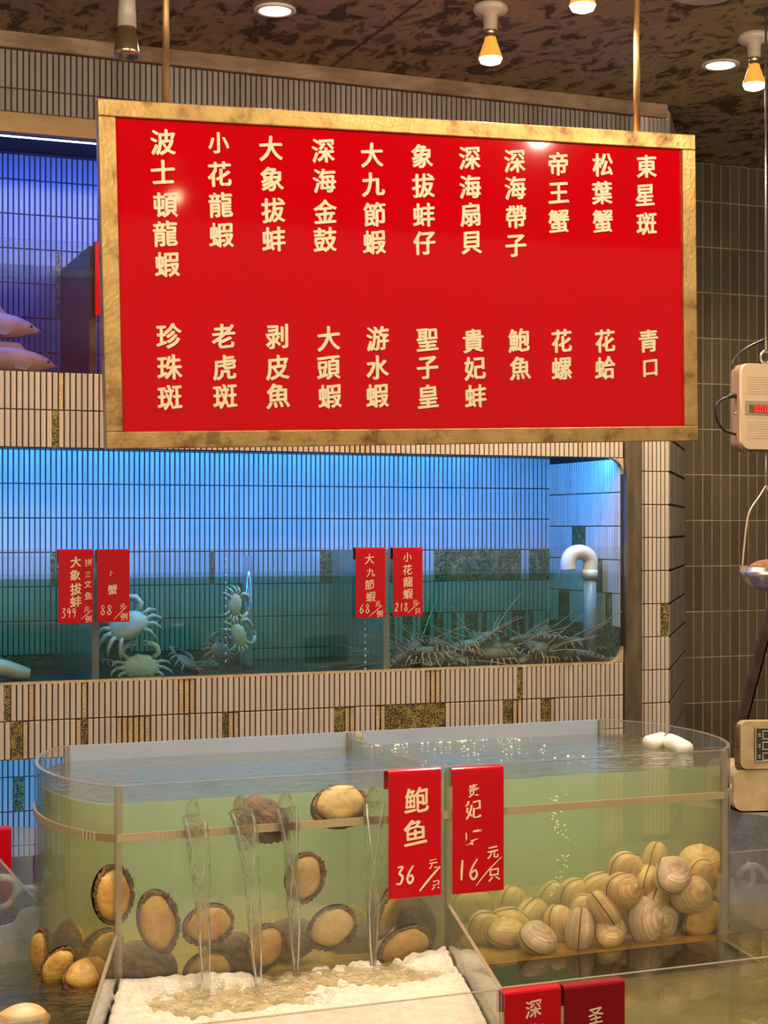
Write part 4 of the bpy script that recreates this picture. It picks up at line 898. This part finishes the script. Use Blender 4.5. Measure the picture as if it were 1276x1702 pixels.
W = NU+1
fs = [(j*W+i, (j+1)*W+i, (j+1)*W+i+1, j*W+i+1) for j in range(NV) for i in range(NU)]
mb.add(vs, fs, 0, True); nb = len(vs)
bot = [(x, y, TF+.002) for x, y, z in vs]
edge = [i for i in range(W)]+[j*W+NU for j in range(1, NV+1)]+[NV*W+i for i in range(NU-1, -1, -1)]+[j*W for j in range(NV-1, 0, -1)]
eb = [vs[i] for i in edge]+[(vs[i][0], vs[i][1], TF+.002) for i in edge]; ne = len(edge)
mb.add(eb, [(i, (i+1) % ne, ne+(i+1) % ne, ne+i) for i in range(ne)]+[tuple(range(ne, 2*ne))], 0)
M['churned'] = clear('churned_water', (.93, .88, .72), f0=.04, rough=.05, bump=.8, bscale=40, bdist=.02, milk=.30, milk_c=(.66, .55, .36), wipe=30, volume=((.6, .6, .35), 5.0, (1, 1, 1), 0))
tag(mb.build('tray_water', M['churned']), 'churned brownish water where the jets land in the foamy tray', 'water', kind='stuff')
mb = MB(); top = []
for jj in range(NV+1):
    for ii in range(NU+1):
        X, Y_ = quad_pt(ii/NU, jj/NV); cc = churn(X, Y_)+.03*mnoise.noise(Vector((X*58, Y_*58, 9))); hgt = min(1, max(-.5, (cc-.10)/.07))
        top.append((X, Y_, .541+(.020*hgt**.6 if hgt > 0 else .03*hgt)+.008*mnoise.noise(Vector((X*12, Y_*12, 3)))*max(0, hgt)+.0035*mnoise.noise(Vector((X*60, Y_*60, 6)))))
mb.add(top, [(j*W+i, (j+1)*W+i, (j+1)*W+i+1, j*W+i+1) for j in range(NV) for i in range(NU)], 0, True)
o = mb.build('foam', M['foam']); sm = o.modifiers.new('thickness', 'SOLIDIFY'); sm.thickness = .012; sm.offset = -1
tag(o, 'thick white foam floating in the tray under the water jets', 'foam', kind='stuff')
# left tray with rippling water
tB = thing('acrylic_tray', (.1, 3.1, TF-.012), 'clear acrylic tray of rippling bluish water left of the tank', 'tray')
lx = .588
pts = [(-.35, TF), (lx, TF), (lx, .652), (.548, .650), (.537, .640), (.528, .622), (.508, .617), (-.35, .617)]
MB().prism_y(pts, 3.597, 3.605).build('back_panel', M['acrylic_frost'], tB, local=False)
pane(tB, (-.35, 2.648), (.495, 2.648), 'front_panel'); pane(tB, (-.35, 2.65), (-.35, 3.6))
bp_ = [(-.345, 2.654), (.495, 2.654), (TX0-.02, TY0-.01), (lx, 3.594), (-.345, 3.594)]
flat(tB, bp_, 'tray_bottom', TF-.012, TF, 'tray_floor')
mb = MB(); mb.prism([(-.34, 2.66), (.487, 2.66), (.672, TY0-.006), (.665, TY0+.01), (.60, 3.42), (.578, 3.58), (-.34, 3.588)], TF+.002, .542)
tag(mb.build('tray_water', M['tray_water']), 'rippling bluish water in the left tray beside the round tank end', 'water', kind='stuff')
# right tray
tC = thing('acrylic_tray', (2.2, 2.95, TF-.012), 'clear acrylic tray with shallow brown water in front of the clams', 'tray')
pane(tC, (1.272, 2.655), (3.2, 2.655), 'front_panel'); pane(tC, (2.31, 3.54), (3.2, 3.54), 'back_panel', m_='acrylic'); pane(tC, (3.2, 2.66), (3.2, 3.54))
bp_ = [(1.285, 2.662), (3.19, 2.662), (3.19, 3.534), (2.31, 3.534), (2.27, TY0-.006), (1.455, TY0-.006)]
flat(tC, bp_, 'tray_bottom', TF-.012, TF, 'tray_floor')
mb = MB(); mb.prism([(1.292, 2.665), (3.185, 2.665), (3.185, 3.53), (2.32, 3.53), (2.275, TY0-.008), (1.462, TY0-.008)], TF+.002, .520)
tag(mb.build('tray_water', M['tray_water_still']), 'still brown water reflecting the clams in the right tray', 'water', kind='stuff')
p0 = at(1197, 1455, y=TY0-.01); p1 = at(1197, 1557, y=TY0-.01)
MB().box((p0.x-.006, TY0-.016, TF), (p0.x+.008, TY0-.005, p0.z)).build('corner_post', M['hose'], tC, local=False)
p = at(929, 1610, y=3.0)
MB().box((p.x-.008, 3.0, TF), (p.x+.010, 3.012, .525)).build('stop_block', M['glue_light'], tC, local=False)
# trays further back
tD = thing('acrylic_tray', (.15, 4.1, TF-.012), 'clear scuffed tray behind the left end of the tank', 'tray')
pane(tD, (-.35, 4.56), (.72, 4.56), 'back_panel', m_='acrylic_frost'); pane(tD, (.571, 4.55), (.571, 4.14), m_='acrylic_frost'); pane(tD, (.571, 4.14), (.588, 3.62), m_='acrylic_frost')
flat(tD, [(-.35, 3.62), (.58, 3.62), (.57, 4.555), (-.35, 4.555)], 'tray_bottom', TF-.012, TF, 'tray_floor')
mb = MB(); mb.prism([(-.34, 3.62), (.575, 3.62), (.56, 4.55), (-.34, 4.55)], TF+.002, .58)
tag(mb.build('tray_water', M['tray_water']), 'rippled water in the tray behind the left end of the tank', 'water', kind='stuff')
# hose loops
for (px, py, y, r, lab) in ((1256, 1462, 3.50, .034, 'clear hose loop clipped in the right tray'), (50, 1500, 3.64, .030, 'clear hose loop behind the notched pane at the left edge'), (5, 1488, 3.66, .038, 'large clear hose bend cut off by the left edge')):
    p = at(px, py, y=y); mb = MB(); mb.tube([(r*math.cos(q), .01*q, r*math.sin(q)) for q in [2*math.pi*k/40 for k in range(47)]], .0075, 12)
    o = mb.build('hose', M['hose']); o.location = p; tag(o, lab, 'hose')
p = at(28, 1694, z=.53); mb = MB(); vs = []
t_ = thing('sea_snail', (p.x, p.y, TF+.03), 'pale orange shell lying at the bottom left corner of the photo', 'shell')
mb = MB(); mb.tube([p_ for p_ in catmull([(-.07, 0, .0), (-.03, .01, .03), (.02, .0, .055), (.06, -.01, .045)], 6)], [.008+.030*math.sin(math.pi*(k+2)/22) for k in range(19)], 14); mb.build('whorl', M['pebble'], t_)
# stone block with the counter scale
blk = [(2.70, 4.33), (2.93, 3.78), (3.55, 4.05), (3.32, 4.60)]
tag(bevel(MB().prism(blk, TF-.012, .632).build('stone_block', M['stone']), .006), 'mottled grey block right of the tank under the keypad scale', 'block')
p = at(1262, 1345, z=.652); cs = thing('counter_scale', (p.x+.112, p.y+.08, .632), 'cream counter scale with a dark keypad on the grey block', 'scale')
cs.rotation_euler = (0, 0, math.radians(-14))
def rr(w, h, r, n=6):
    out_ = []
    for cx, cz, a0 in ((w/2-r, h/2-r, 0), (-w/2+r, h/2-r, 90), (-w/2+r, -h/2+r, 180), (w/2-r, -h/2+r, 270)):
        for k in range(n+1): q = math.radians(a0+90*k/n); out_.append((cx+r*math.cos(q), cz+r*math.sin(q)))
    return out_
o = MB().prism_y([(x, z+.068) for x, z in rr(.30, .125, .03)], -.05, .20).build('housing', M['scale_shaded'], cs); bevel(o, .008)
hd = MB().prism_y([(x, z+.206) for x, z in rr(.26, .145, .02)], -.055, -.015).build('keypad_head', M['scale_shaded'], cs); bevel(hd, .006)
MB().prism_y([(x, z+.198) for x, z in rr(.268, .150, .02)], -.046, -.012).build('head_rim', M['ab_mantle'], cs)
MB().prism_y([(x+.01, z+.208) for x, z in rr(.195, .105, .006)], -.0575, -.054).build('keypad', M['keypad'], cs)
mb = MB()
for (z0, z1) in ((.224, .250), (.192, .216), (.160, .183)):
    for (xa, xb) in ((-.062, .07),):
        for (a, b_) in (((xa, z0), (xb, z0+.002)), ((xa, z1-.002), (xb, z1)), ((xa, z0), (xa+.002, z1)), ((xb-.002, z0), (xb, z1))): mb.box((a[0], -.0585, a[1]), (b_[0], -.057, b_[1]))
        mb.box((xa-.014, -.0585, (z0+z1)/2-.004), (xa-.006, -.057, (z0+z1)/2-.002)); mb.box((xa-.014, -.0585, (z0+z1)/2+.002), (xa-.006, -.057, (z0+z1)/2+.004))
for (xa, xb, za, zb) in ((-.085, .105, .1565, .1585), (-.085, .105, .2575, .2595), (-.085, -.083, .1565, .2595)): mb.box((xa, -.0585, za), (xb, -.057, zb))
mb.build('keypad_print', M['keyline'], cs)
# leaning dark bar
a = at(1283, 985, y=4.72); b_ = at(1203, 1290, y=4.72); d = (b_-a); dir_ = d.normalized(); bot_ = a+d*((a.z-.02)/(a.z-b_.z)); top_ = a-dir_*.35
bar = MB(); sx = Vector((dir_.z, 0, -dir_.x))*-1
for (w0, w1, y0, y1, mi) in ((0, .038, 0, .006, 0), (.032, .038, 0, .06, 0)):
    P_ = []
    for e_ in (bot_, top_):
        P_ += [e_+sx*w0+Vector((0, y0, 0)), e_+sx*w1+Vector((0, y0, 0)), e_+sx*w1+Vector((0, y1, 0)), e_+sx*w0+Vector((0, y1, 0))]
    bar.add(P_, [(3, 2, 1, 0), (4, 5, 6, 7), (0, 1, 5, 4), (1, 2, 6, 5), (2, 3, 7, 6), (3, 0, 4, 7)], mi)
o = bar.build('leaning_bar', M['dark_steel'], weld=False); tag(o, 'dark rusty steel bar leaning diagonally in front of the brown tiled wall', 'bar')

# ------------------------------------------------------------------ hanging scale at the right edge
YS = 4.9; tl = at(1233, 603, y=YS); br = at(1233, 746, y=YS); hh = tl.z-br.z; wid = .245; cx = tl.x+wid/2
hs = thing('hanging_scale', (cx, YS, br.z), 'cream hanging scale with red digits and a metal pan at the right edge', 'scale')
bevel(MB().prism_y([(x, z+hh/2) for x, z in rr(wid, hh, .032)], 0, .045).build('housing', M['scale_body'], hs), .006)
MB().prism_y([(x, z+hh/2-.004) for x, z in rr(wid+.014, hh+.006, .036)], .02, .06).build('back_shell', M['scale_rim'], hs)
mb = MB()
for k in range(8): mb.box((-wid/2+.02, -.0015, hh-.05-.0085*k), (wid/2-.02, .002, hh-.0475-.0085*k))
for k in range(8): mb.box((-wid/2+.02, -.0015, .10-.0085*k), (wid/2-.02, .002, .1025-.0085*k))
mb.build('rib_grooves', M['scale_body'], hs)
zd0 = at(1240, 689, y=YS).z-br.z; zd1 = at(1240, 666, y=YS).z-br.z
MB().box((-wid/2+.012, -.003, zd0), (wid/2-.012, .002, zd1)).build('display_panel', M['lcd'], hs)
MB().box((-wid/2+.028, -.005, zd0+.008), (-.06, -.002, zd1-.014)).build('display_window', M['lcd_dark'], hs)
MB().box((-.078, -.0055, zd0+.008), (wid/2-.03, -.0025, zd1-.014)).build('display_window', M['led_red_bg'], hs)
mb = MB(); zz0, zz1 = zd0+.011, zd1-.017
for i in range(3):
    xa = -.073+i*.022; xb = xa+.013; t1 = .0022
    for (a, b_) in (((xa, zz0), (xb, zz0+t1)), ((xa, zz1-t1), (xb, zz1)), ((xa, zz0), (xa+t1, zz1)), ((xb-t1, zz0), (xb, zz1))): mb.box((a[0], -.0068, a[1]), (b_[0], -.0055, b_[1]))
mb.box((-.073+.0155, -.0068, zz0), (-.073+.0185, -.0055, zz0+.003))
mb.build('digits', M['led_red'], hs)
MB().ball((-wid/2-.006, .03, .13), .005, 10, 8).build('side_button', M['steel'], hs)
MB().tube(catmull([(-wid/2+.0, .03, .195), (-wid/2-.035, .03, .19), (-wid/2-.085, .03, .165), (-wid/2-.092, .03, .12), (-wid/2-.06, .03, .07), (-wid/2, .03, .052)], 8), [.0085]*9+[.0045]*32, 10).build('power_cord', M['black'], hs)
MB().tube(catmull([(-wid/2+.005, .05, hh-.03), (-wid/2+.002, .06, hh+.01), (-wid/2+.05, .06, hh+.055), (.0, .06, hh+.09), (.12, .06, hh+.14), (.3, .06, hh+.3)], 8), .005, 10).build('power_cord', M['black'], hs)
mb = MB(); mb.tube([(0+.022*math.cos(q), .03, hh+.028+.022*math.sin(q)) for q in [2*math.pi*k/24 for k in range(25)]], .005, 10); mb.tube([(0, .03, hh+.05), (0, .03, ZT-br.z)], .004, 10); mb.build('hanging_hook', M['steel'], hs)
pz = at(1245, 944, y=YS).z-br.z; pxl = at(1241, 944, y=YS).x-cx; pr = -pxl-.012
mb = MB(); mb.lathe([(pr, pz), (pr*1.03, pz+.002), (pr*.92, pz-.04), (pr*.6, pz-.075), (.001, pz-.085), (.001, pz-.081), (pr*.58, pz-.07), (pr*.9, pz-.037), (pr*1.0, pz)], 0, .03, 48); mb.build('pan', M['steel'], hs)
mb = MB(); mb.lathe([(pr*.86, pz-.03), (pr*.6, pz+.012), (pr*.3, pz+.025), (.001, pz+.03)], 0, .03, 40); mb.build('pan_contents', M['dried'], hs)
b1 = at(1264, 862, y=YS); 
path = catmull([(pxl, .03, pz), (pxl+.018, .03, pz+.15), (pxl+.035, .03, pz+.21), (pxl+.075, .03, pz+.262), (-.0, .03, pz+.30)], 8)
mb = MB(); mb.tube(path, .0035, 8); mb.tube([(-p_.x, p_.y, p_.z) for p_ in path], .0035, 8); mb.tube([(0, .03, pz+.295), (0, .03, 0)], .003, 8); mb.build('bail_wire', M['wire'], hs)
MB().box((pxl-.004, .022, pz-.016), (pxl+.016, .038, pz+.006)).build('wire_clip', M['wire'], hs)

# ------------------------------------------------------------------ creatures of the lower aquarium
FB = .912
def make_crab(label, mm):
    """about 15 cm across, belly on z=0, front +y"""
    t_ = thing('crab', (0, 0, 0), label, 'crab', 'crabs in the lower aquarium')
    mb = MB(); n = 40; vs = []; R_ = 8
    for s_ in (1, -1):
        for i in range(R_+1):
            r = 1-i/R_
            for k in range(n):
                q = 2*math.pi*k/n; sp = 1+.05*max(0, math.sin(q))*math.cos(q*9)
                x = .066*math.cos(q)*r*(1-.12*math.sin(q))*sp; y = .042*math.sin(q)*r*sp
                vs.append((x, y, .02+s_*(.018 if s_ > 0 else .013)*math.sqrt(max(0, 1-r*r))))
    for h in (0, 1):
        o = h*(R_+1)*n; f = [(o+i*n+k, o+i*n+(k+1) % n, o+(i+1)*n+(k+1) % n, o+(i+1)*n+k) for i in range(R_) for k in range(n)]
        mb.f += [q if h == 0 else q[::-1] for q in f]; mb.mi += [0]*len(f); mb.smooth += [True]*len(f)
    mb.v = [tuple(v) for v in vs]; mb.attr = [.5]*len(vs); mb.build('carapace', M[mm], t_)
    for sx in (-1, 1):
        for j in range(4):
            a0 = math.radians(18-j*24); dx, dy = sx*math.cos(a0), math.sin(a0)
            p0 = Vector((dx*.052, dy*.032, .018)); p1 = p0+Vector((dx*.030, dy*.022, .012)); p2 = p1+Vector((dx*.020, dy*.016-.010, -.012)); p3 = p2+Vector((dx*.008, dy*.008-.014, -.014))
            MB().tube([p0, p1, p2, p3], [.007, .0065, .0045, .0012], 8).build('leg', M[mm], t_)
        mb = MB(); mb.tube([(sx*.045, .026, .018), (sx*.066, .045, .022), (sx*.058, .066, .02), (sx*.034, .080, .018)], [.008, .0095, .013, .009], 10)
        mb.tube([(sx*.036, .079, .020), (sx*.018, .086, .02), (sx*.004, .083, .02)], [.0065, .005, .0012], 8); mb.tube([(sx*.038, .075, .014), (sx*.022, .073, .014), (sx*.006, .076, .016)], [.005, .004, .0012], 8); mb.build('claw', M[mm], t_)
        MB().tube([(sx*.014, .038, .026), (sx*.016, .048, .032)], [.003, .0035], 8).build('eye_stalk', M['black'], t_)
    return t_
def crab(px, py, y, rot, s_, label, mm, proto={}):
    p = at(px, py, y=y)
    if mm not in proto: o = proto[mm] = make_crab(label, mm); o.location = p; o.rotation_euler = R3(rot); o.scale = (s_,)*3
    else: o = dup(proto[mm], p, R3(rot), label, s_)
    return o
crab(210, 1042, 6.34, (68, -20, 10), 1.35, 'pale crab swimming below the red 88 price tag', 'crab_pale')
crab(236, 1106, 6.30, (100, 0, 180), 1.15, 'pale crab sitting on the aquarium floor showing its white belly', 'crab_pale')
crab(362, 1082, 6.42, (80, 15, 20), .85, 'round dull crab on the floor beside the bubble tube', 'crab_dark')
crab(304, 1106, 6.38, (40, 20, 30), .95, 'purple brown crab with raised legs between the pale crabs', 'crab_purple')
crab(395, 1055, 6.36, (90, 70, 0), .80, 'lower of two pale crabs clinging to the bubble tube', 'crab_pale')
crab(388, 1005, 6.36, (80, 95, 0), .75, 'upper of two pale crabs clinging to the bubble tube', 'crab_pale')
crab(178, 1108, 6.40, (10, 5, 70), .85, 'dull crab on the floor next to the left partition', 'crab_dark')
crab(330, 1112, 6.55, (0, 0, 200), .9, 'dull crab far back on the floor left of the bubble tube', 'crab_dark')
# bubble tube and elbow pipe
p = at(412, 1000, y=6.48); t_ = thing('bubble_tube', (p.x, p.y, .91), 'clear upright air tube standing in the crab section', 'tube')
MB().lathe([(.022, 0), (.022, .47), (.019, .47), (.019, 0)], seg=20).build('tube_wall', M['hose'], t_)
MB().lathe([(.0001, .02), (.03, .02), (.03, 0)], seg=20).build('foot_ring', M['dark_steel'], t_)
rnd = random.Random(5); mb = MB()
for k in range(14): mb.ball(at(375, 930+k*13, y=6.24), (.004, .003, .006), 8, 6)  # LED glints mirrored in the glass, shaped as white beads
tag(mb.build('bubbles_and_glints', M['bubble']), 'upright row of white reflection glints shaped as beads on the crab section glass', 'bubbles', kind='stuff')
mb = MB()
for k in range(8): mb.ball(at(607, 1035+k*11, y=6.24), (.0045, .003, .007), 8, 6)  # second row of mirrored LED glints, shaped as white beads
tag(mb.build('bubbles_and_glints', M['bubble']), 'upright row of white reflection glints shaped as beads below the red 68 price tag', 'bubbles', kind='stuff')
p = at(980, 950, y=6.34); t_ = thing('outlet_pipe', (p.x, p.y, .91), 'white plastic elbow pipe rising above the water over the lobsters', 'pipe')
zc = at(965, 925, y=6.34).z-.91; x1 = at(944, 940, y=6.34).x-p.x
MB().tube(catmull([(x1, 0, zc-.06), (x1, 0, zc-.02), (x1*.8, 0, zc+.012), (x1*.35, 0, zc+.018), (0, 0, zc-.01), (0, 0, zc-.07)], 7), .034, 18).build('elbow', M['white_pvc'], t_)
MB().tube([(0, 0, zc-.06), (0, 0, zc-.10)], .036, 18).build('collar', M['white_pvc'], t_); MB().tube([(0, 0, zc-.10), (0, 0, .0)], .029, 18).build('riser', M['grey_pvc'], t_)
# geoduck
p = at(5, 1117, y=6.32); t_ = thing('geoduck', p, 'pale geoduck lying on the aquarium floor at the left edge', 'geoduck')
MB().tube(catmull([(-.22, 0, .0), (-.12, 0, .02), (-.02, 0, .018), (.05, -.005, .0), (.10, -.008, -.012)], 7), [.020+.020*math.sin(math.pi*(k+8)/40) for k in range(29)], 14, flat=.9).build('siphon', M['geoduck'], t_)
MB().ball((-.28, 0, .0), (.09, .035, .045), 18, 12).build('shell', M['clam_b'], t_)
# spiny lobsters
def make_lobster(label, mm):
    """head +x, 24 cm without feelers, floor z=0"""
    t_ = thing('spiny_lobster', (0, 0, 0), label, 'lobster', 'lobsters heaped in the right aquarium section')
    MB().tube([(-.01, 0, .026), (.02, 0, .030), (.06, 0, .031), (.09, 0, .029), (.11, 0, .024), (.118, 0, .022)], [.020, .026, .027, .023, .014, .006], 14, flat=.9).build('carapace', M[mm], t_)
    pts = []; rad = []
    for i in range(7):
        x = -.012-.020*i; z = .026-.0012*i*i*.6; r = .0225-.0016*i
        pts += [(x, 0, z), (x-.015, 0, z-.001), (x-.0195, 0, z-.002)]; rad += [r, r*.98, r*.84]
    MB().tube(pts, rad, 14, flat=.82).build('tail', M[mm], t_)
    mb = MB()
    for a in (-40, -18, 0, 18, 40):
        q = math.radians(a); d = Vector((-math.cos(q), math.sin(q), -.15)); mb.tube([Vector((-.148, 0, .008)), Vector((-.148, 0, .008))+d*.022, Vector((-.148, 0, .007))+d*.045], [.004, .011, .007], 8, flat=.25)
    mb.build('tail_fan', M[mm], t_)
    for sy in (-1, 1):
        for j in range(5):
            x = .075-.019*j; sw = (.35-.2*j)
            p0 = Vector((x, sy*.018, .018)); p1 = p0+Vector((sw*.04, sy*.028, .010)); p2 = p1+Vector((sw*.035, sy*.016, -.018)); p3 = p2+Vector((sw*.015, sy*.006, -.012))
            MB().tube([p0, p1, p2, p3], [.0045, .004, .0032, .001], 7).build('leg', M['lob_leg'], t_)
        MB().tube(catmull([(.11, sy*.012, .030), (.13, sy*.020, .038), (.17, sy*.04, .060), (.23, sy*.07, .085), (.30, sy*.10, .105)], 5), [.0048-.0040*k/20 for k in range(21)], 8).build('antenna', M['feeler'], t_)
        MB().tube([(.10, sy*.010, .036), (.108, sy*.014, .042)], [.003, .004], 8).build('eye', M['black'], t_)
    return t_
lob = [(672, 1085, 6.27, 20, 25, 'lobster against the partition under the 218 tag'), (700, 1090, 6.30, 0, 160, 'lobster at the left foot of the heap near the partition'),
       (738, 1078, 6.34, 10, 200, 'lobster with a long feeler near the left of the heap'), (760, 1092, 6.26, 0, 20, 'lobster on the floor against the glass left of the heap centre'),
       (795, 1085, 6.28, 5, 205, 'lobster curled at the front centre of the heap'), (815, 1070, 6.42, 12, 120, 'lobster on top of the heap at the centre'),
       (838, 1090, 6.26, 0, 185, 'dark lobster pressed to the glass at the heap centre'), (868, 1082, 6.34, 8, 335, 'lobster in the middle of the heap right of centre'),
       (893, 1062, 6.40, 20, 35, 'lobster raised at the peak of the heap with feelers up'), (905, 1085, 6.28, 4, 210, 'lobster under the peak of the heap at the front'),
       (930, 1078, 6.36, 14, 330, 'lobster on the right slope of the heap'), (952, 1090, 6.28, 0, 150, 'lobster low on the right slope of the heap at the glass'),
       (975, 1095, 6.36, 0, 20, 'lobster at the right foot of the heap'), (720, 1092, 6.50, 0, 100, 'lobster deep behind the left part of the heap'),
       (850, 1075, 6.52, 10, 40, 'lobster deep behind the centre of the heap'), (910, 1092, 6.55, 0, 260, 'lobster deep behind the right part of the heap'), (780, 1092, 6.48, 0, 330, 'lobster deep behind the glass left of centre')]
lp = {}
rnd = random.Random(11)
def heap_top(px): return 1098-52*max(0, 1-abs((px-880)/135))**.9-22*max(0, 1-abs((px-740)/130))**.8
extra = []
for i in range(22):
    px = 665+rnd.random()*310; top_ = heap_top(px); u = rnd.random()
    extra.append((px, top_+8+u*(1096-top_)*.6, 6.25+.30*u*rnd.random()+.04, rnd.uniform(-12, 22), rnd.choice((0, 180))+rnd.uniform(-38, 38), 'lobster buried among the others in the heap on the aquarium floor'))
for i, (px, py, y, pit, yaw, lab) in enumerate(lob+extra):
    sn = math.sin(math.radians(yaw)); y = max(y, 6.232-1.05*min(.15*sn, -.20*sn, .06*sn-.05))
    p = at(px, py, y=y); p.z = max(FB, p.z-.02); mm = ('lob_a', 'lob_b')[i % 2]
    rot = (Matrix.Rotation(math.radians(yaw), 3, 'Z') @ Matrix.Rotation(math.radians(-pit), 3, 'Y') @ Matrix.Rotation(math.radians(rnd.uniform(-35, 35)), 3, 'X')).to_euler()
    if mm not in lp: o = lp[mm] = make_lobster(lab, mm); o.location = p; o.rotation_euler = rot; o.scale = (1.05,)*3
    else: dup(lp[mm], p, rot, lab, 1.05)

# ------------------------------------------------------------------ fish of the upper aquarium
def fish(px, py, y, Ln, rot, label):
    p = at(px, py, y=y); t_ = thing('fish', p, label, 'fish', 'pink fish in the upper aquarium', R3(rot))
    prof = [(0, .004), (.03, .016), (.10, .05), (.2, .085), (.35, .105), (.5, .10), (.65, .075), (.8, .04), (.88, .026), (.92, .024)]
    MB().tube([(-(u)*Ln, 0, -.012*Ln*(u < .1)) for u, r in prof], [r*Ln*1.05 for u, r in prof], 20, flat=1.0).build('body', M['fish'], t_).scale = (1, .55, 1)
    def fin(pts, th=.004): return MB().prism_y([(x*Ln, z*Ln) for x, z in pts], -th/2, th/2)
    fin([(-.9, .02), (-1.05, .12), (-1.02, 0), (-1.05, -.12), (-.9, -.02)]).build('tail_fin', M['fish_fin'], t_)
    fin([(-.28, .10), (-.34, .155), (-.5, .15), (-.66, .12), (-.74, .06), (-.5, .09)]).build('dorsal_fin', M['fish_fin'], t_)
    fin([(-.55, -.09), (-.62, -.15), (-.74, -.09), (-.72, -.05)]).build('anal_fin', M['fish_fin'], t_)
    o = fin([(-.22, -.03), (-.36, .0), (-.38, -.07), (-.28, -.08)]).build('pectoral_fin', M['fish_fin'], t_); o.location = (0, -.055*Ln, 0)
    for s_ in (-1, 1): MB().ball((-.085*Ln, s_*.024*Ln, .018*Ln), .012*Ln, 10, 8).build('eye', M['black'], t_)
    MB().tube([(-.035*Ln, -.011*Ln, -.012*Ln), (-.012*Ln, -.006*Ln, -.012*Ln), (.002*Ln, 0, -.010*Ln)], .0022*Ln, 6).build('mouth', M['black'], t_)
fish(69, 549, 6.40, .50, (0, 4, 0), 'pink fish swimming right above the sill of the upper aquarium')
fish(96, 607, 6.36, .46, (0, 4, 0), 'pinkish purple fish resting on the sill of the upper aquarium')
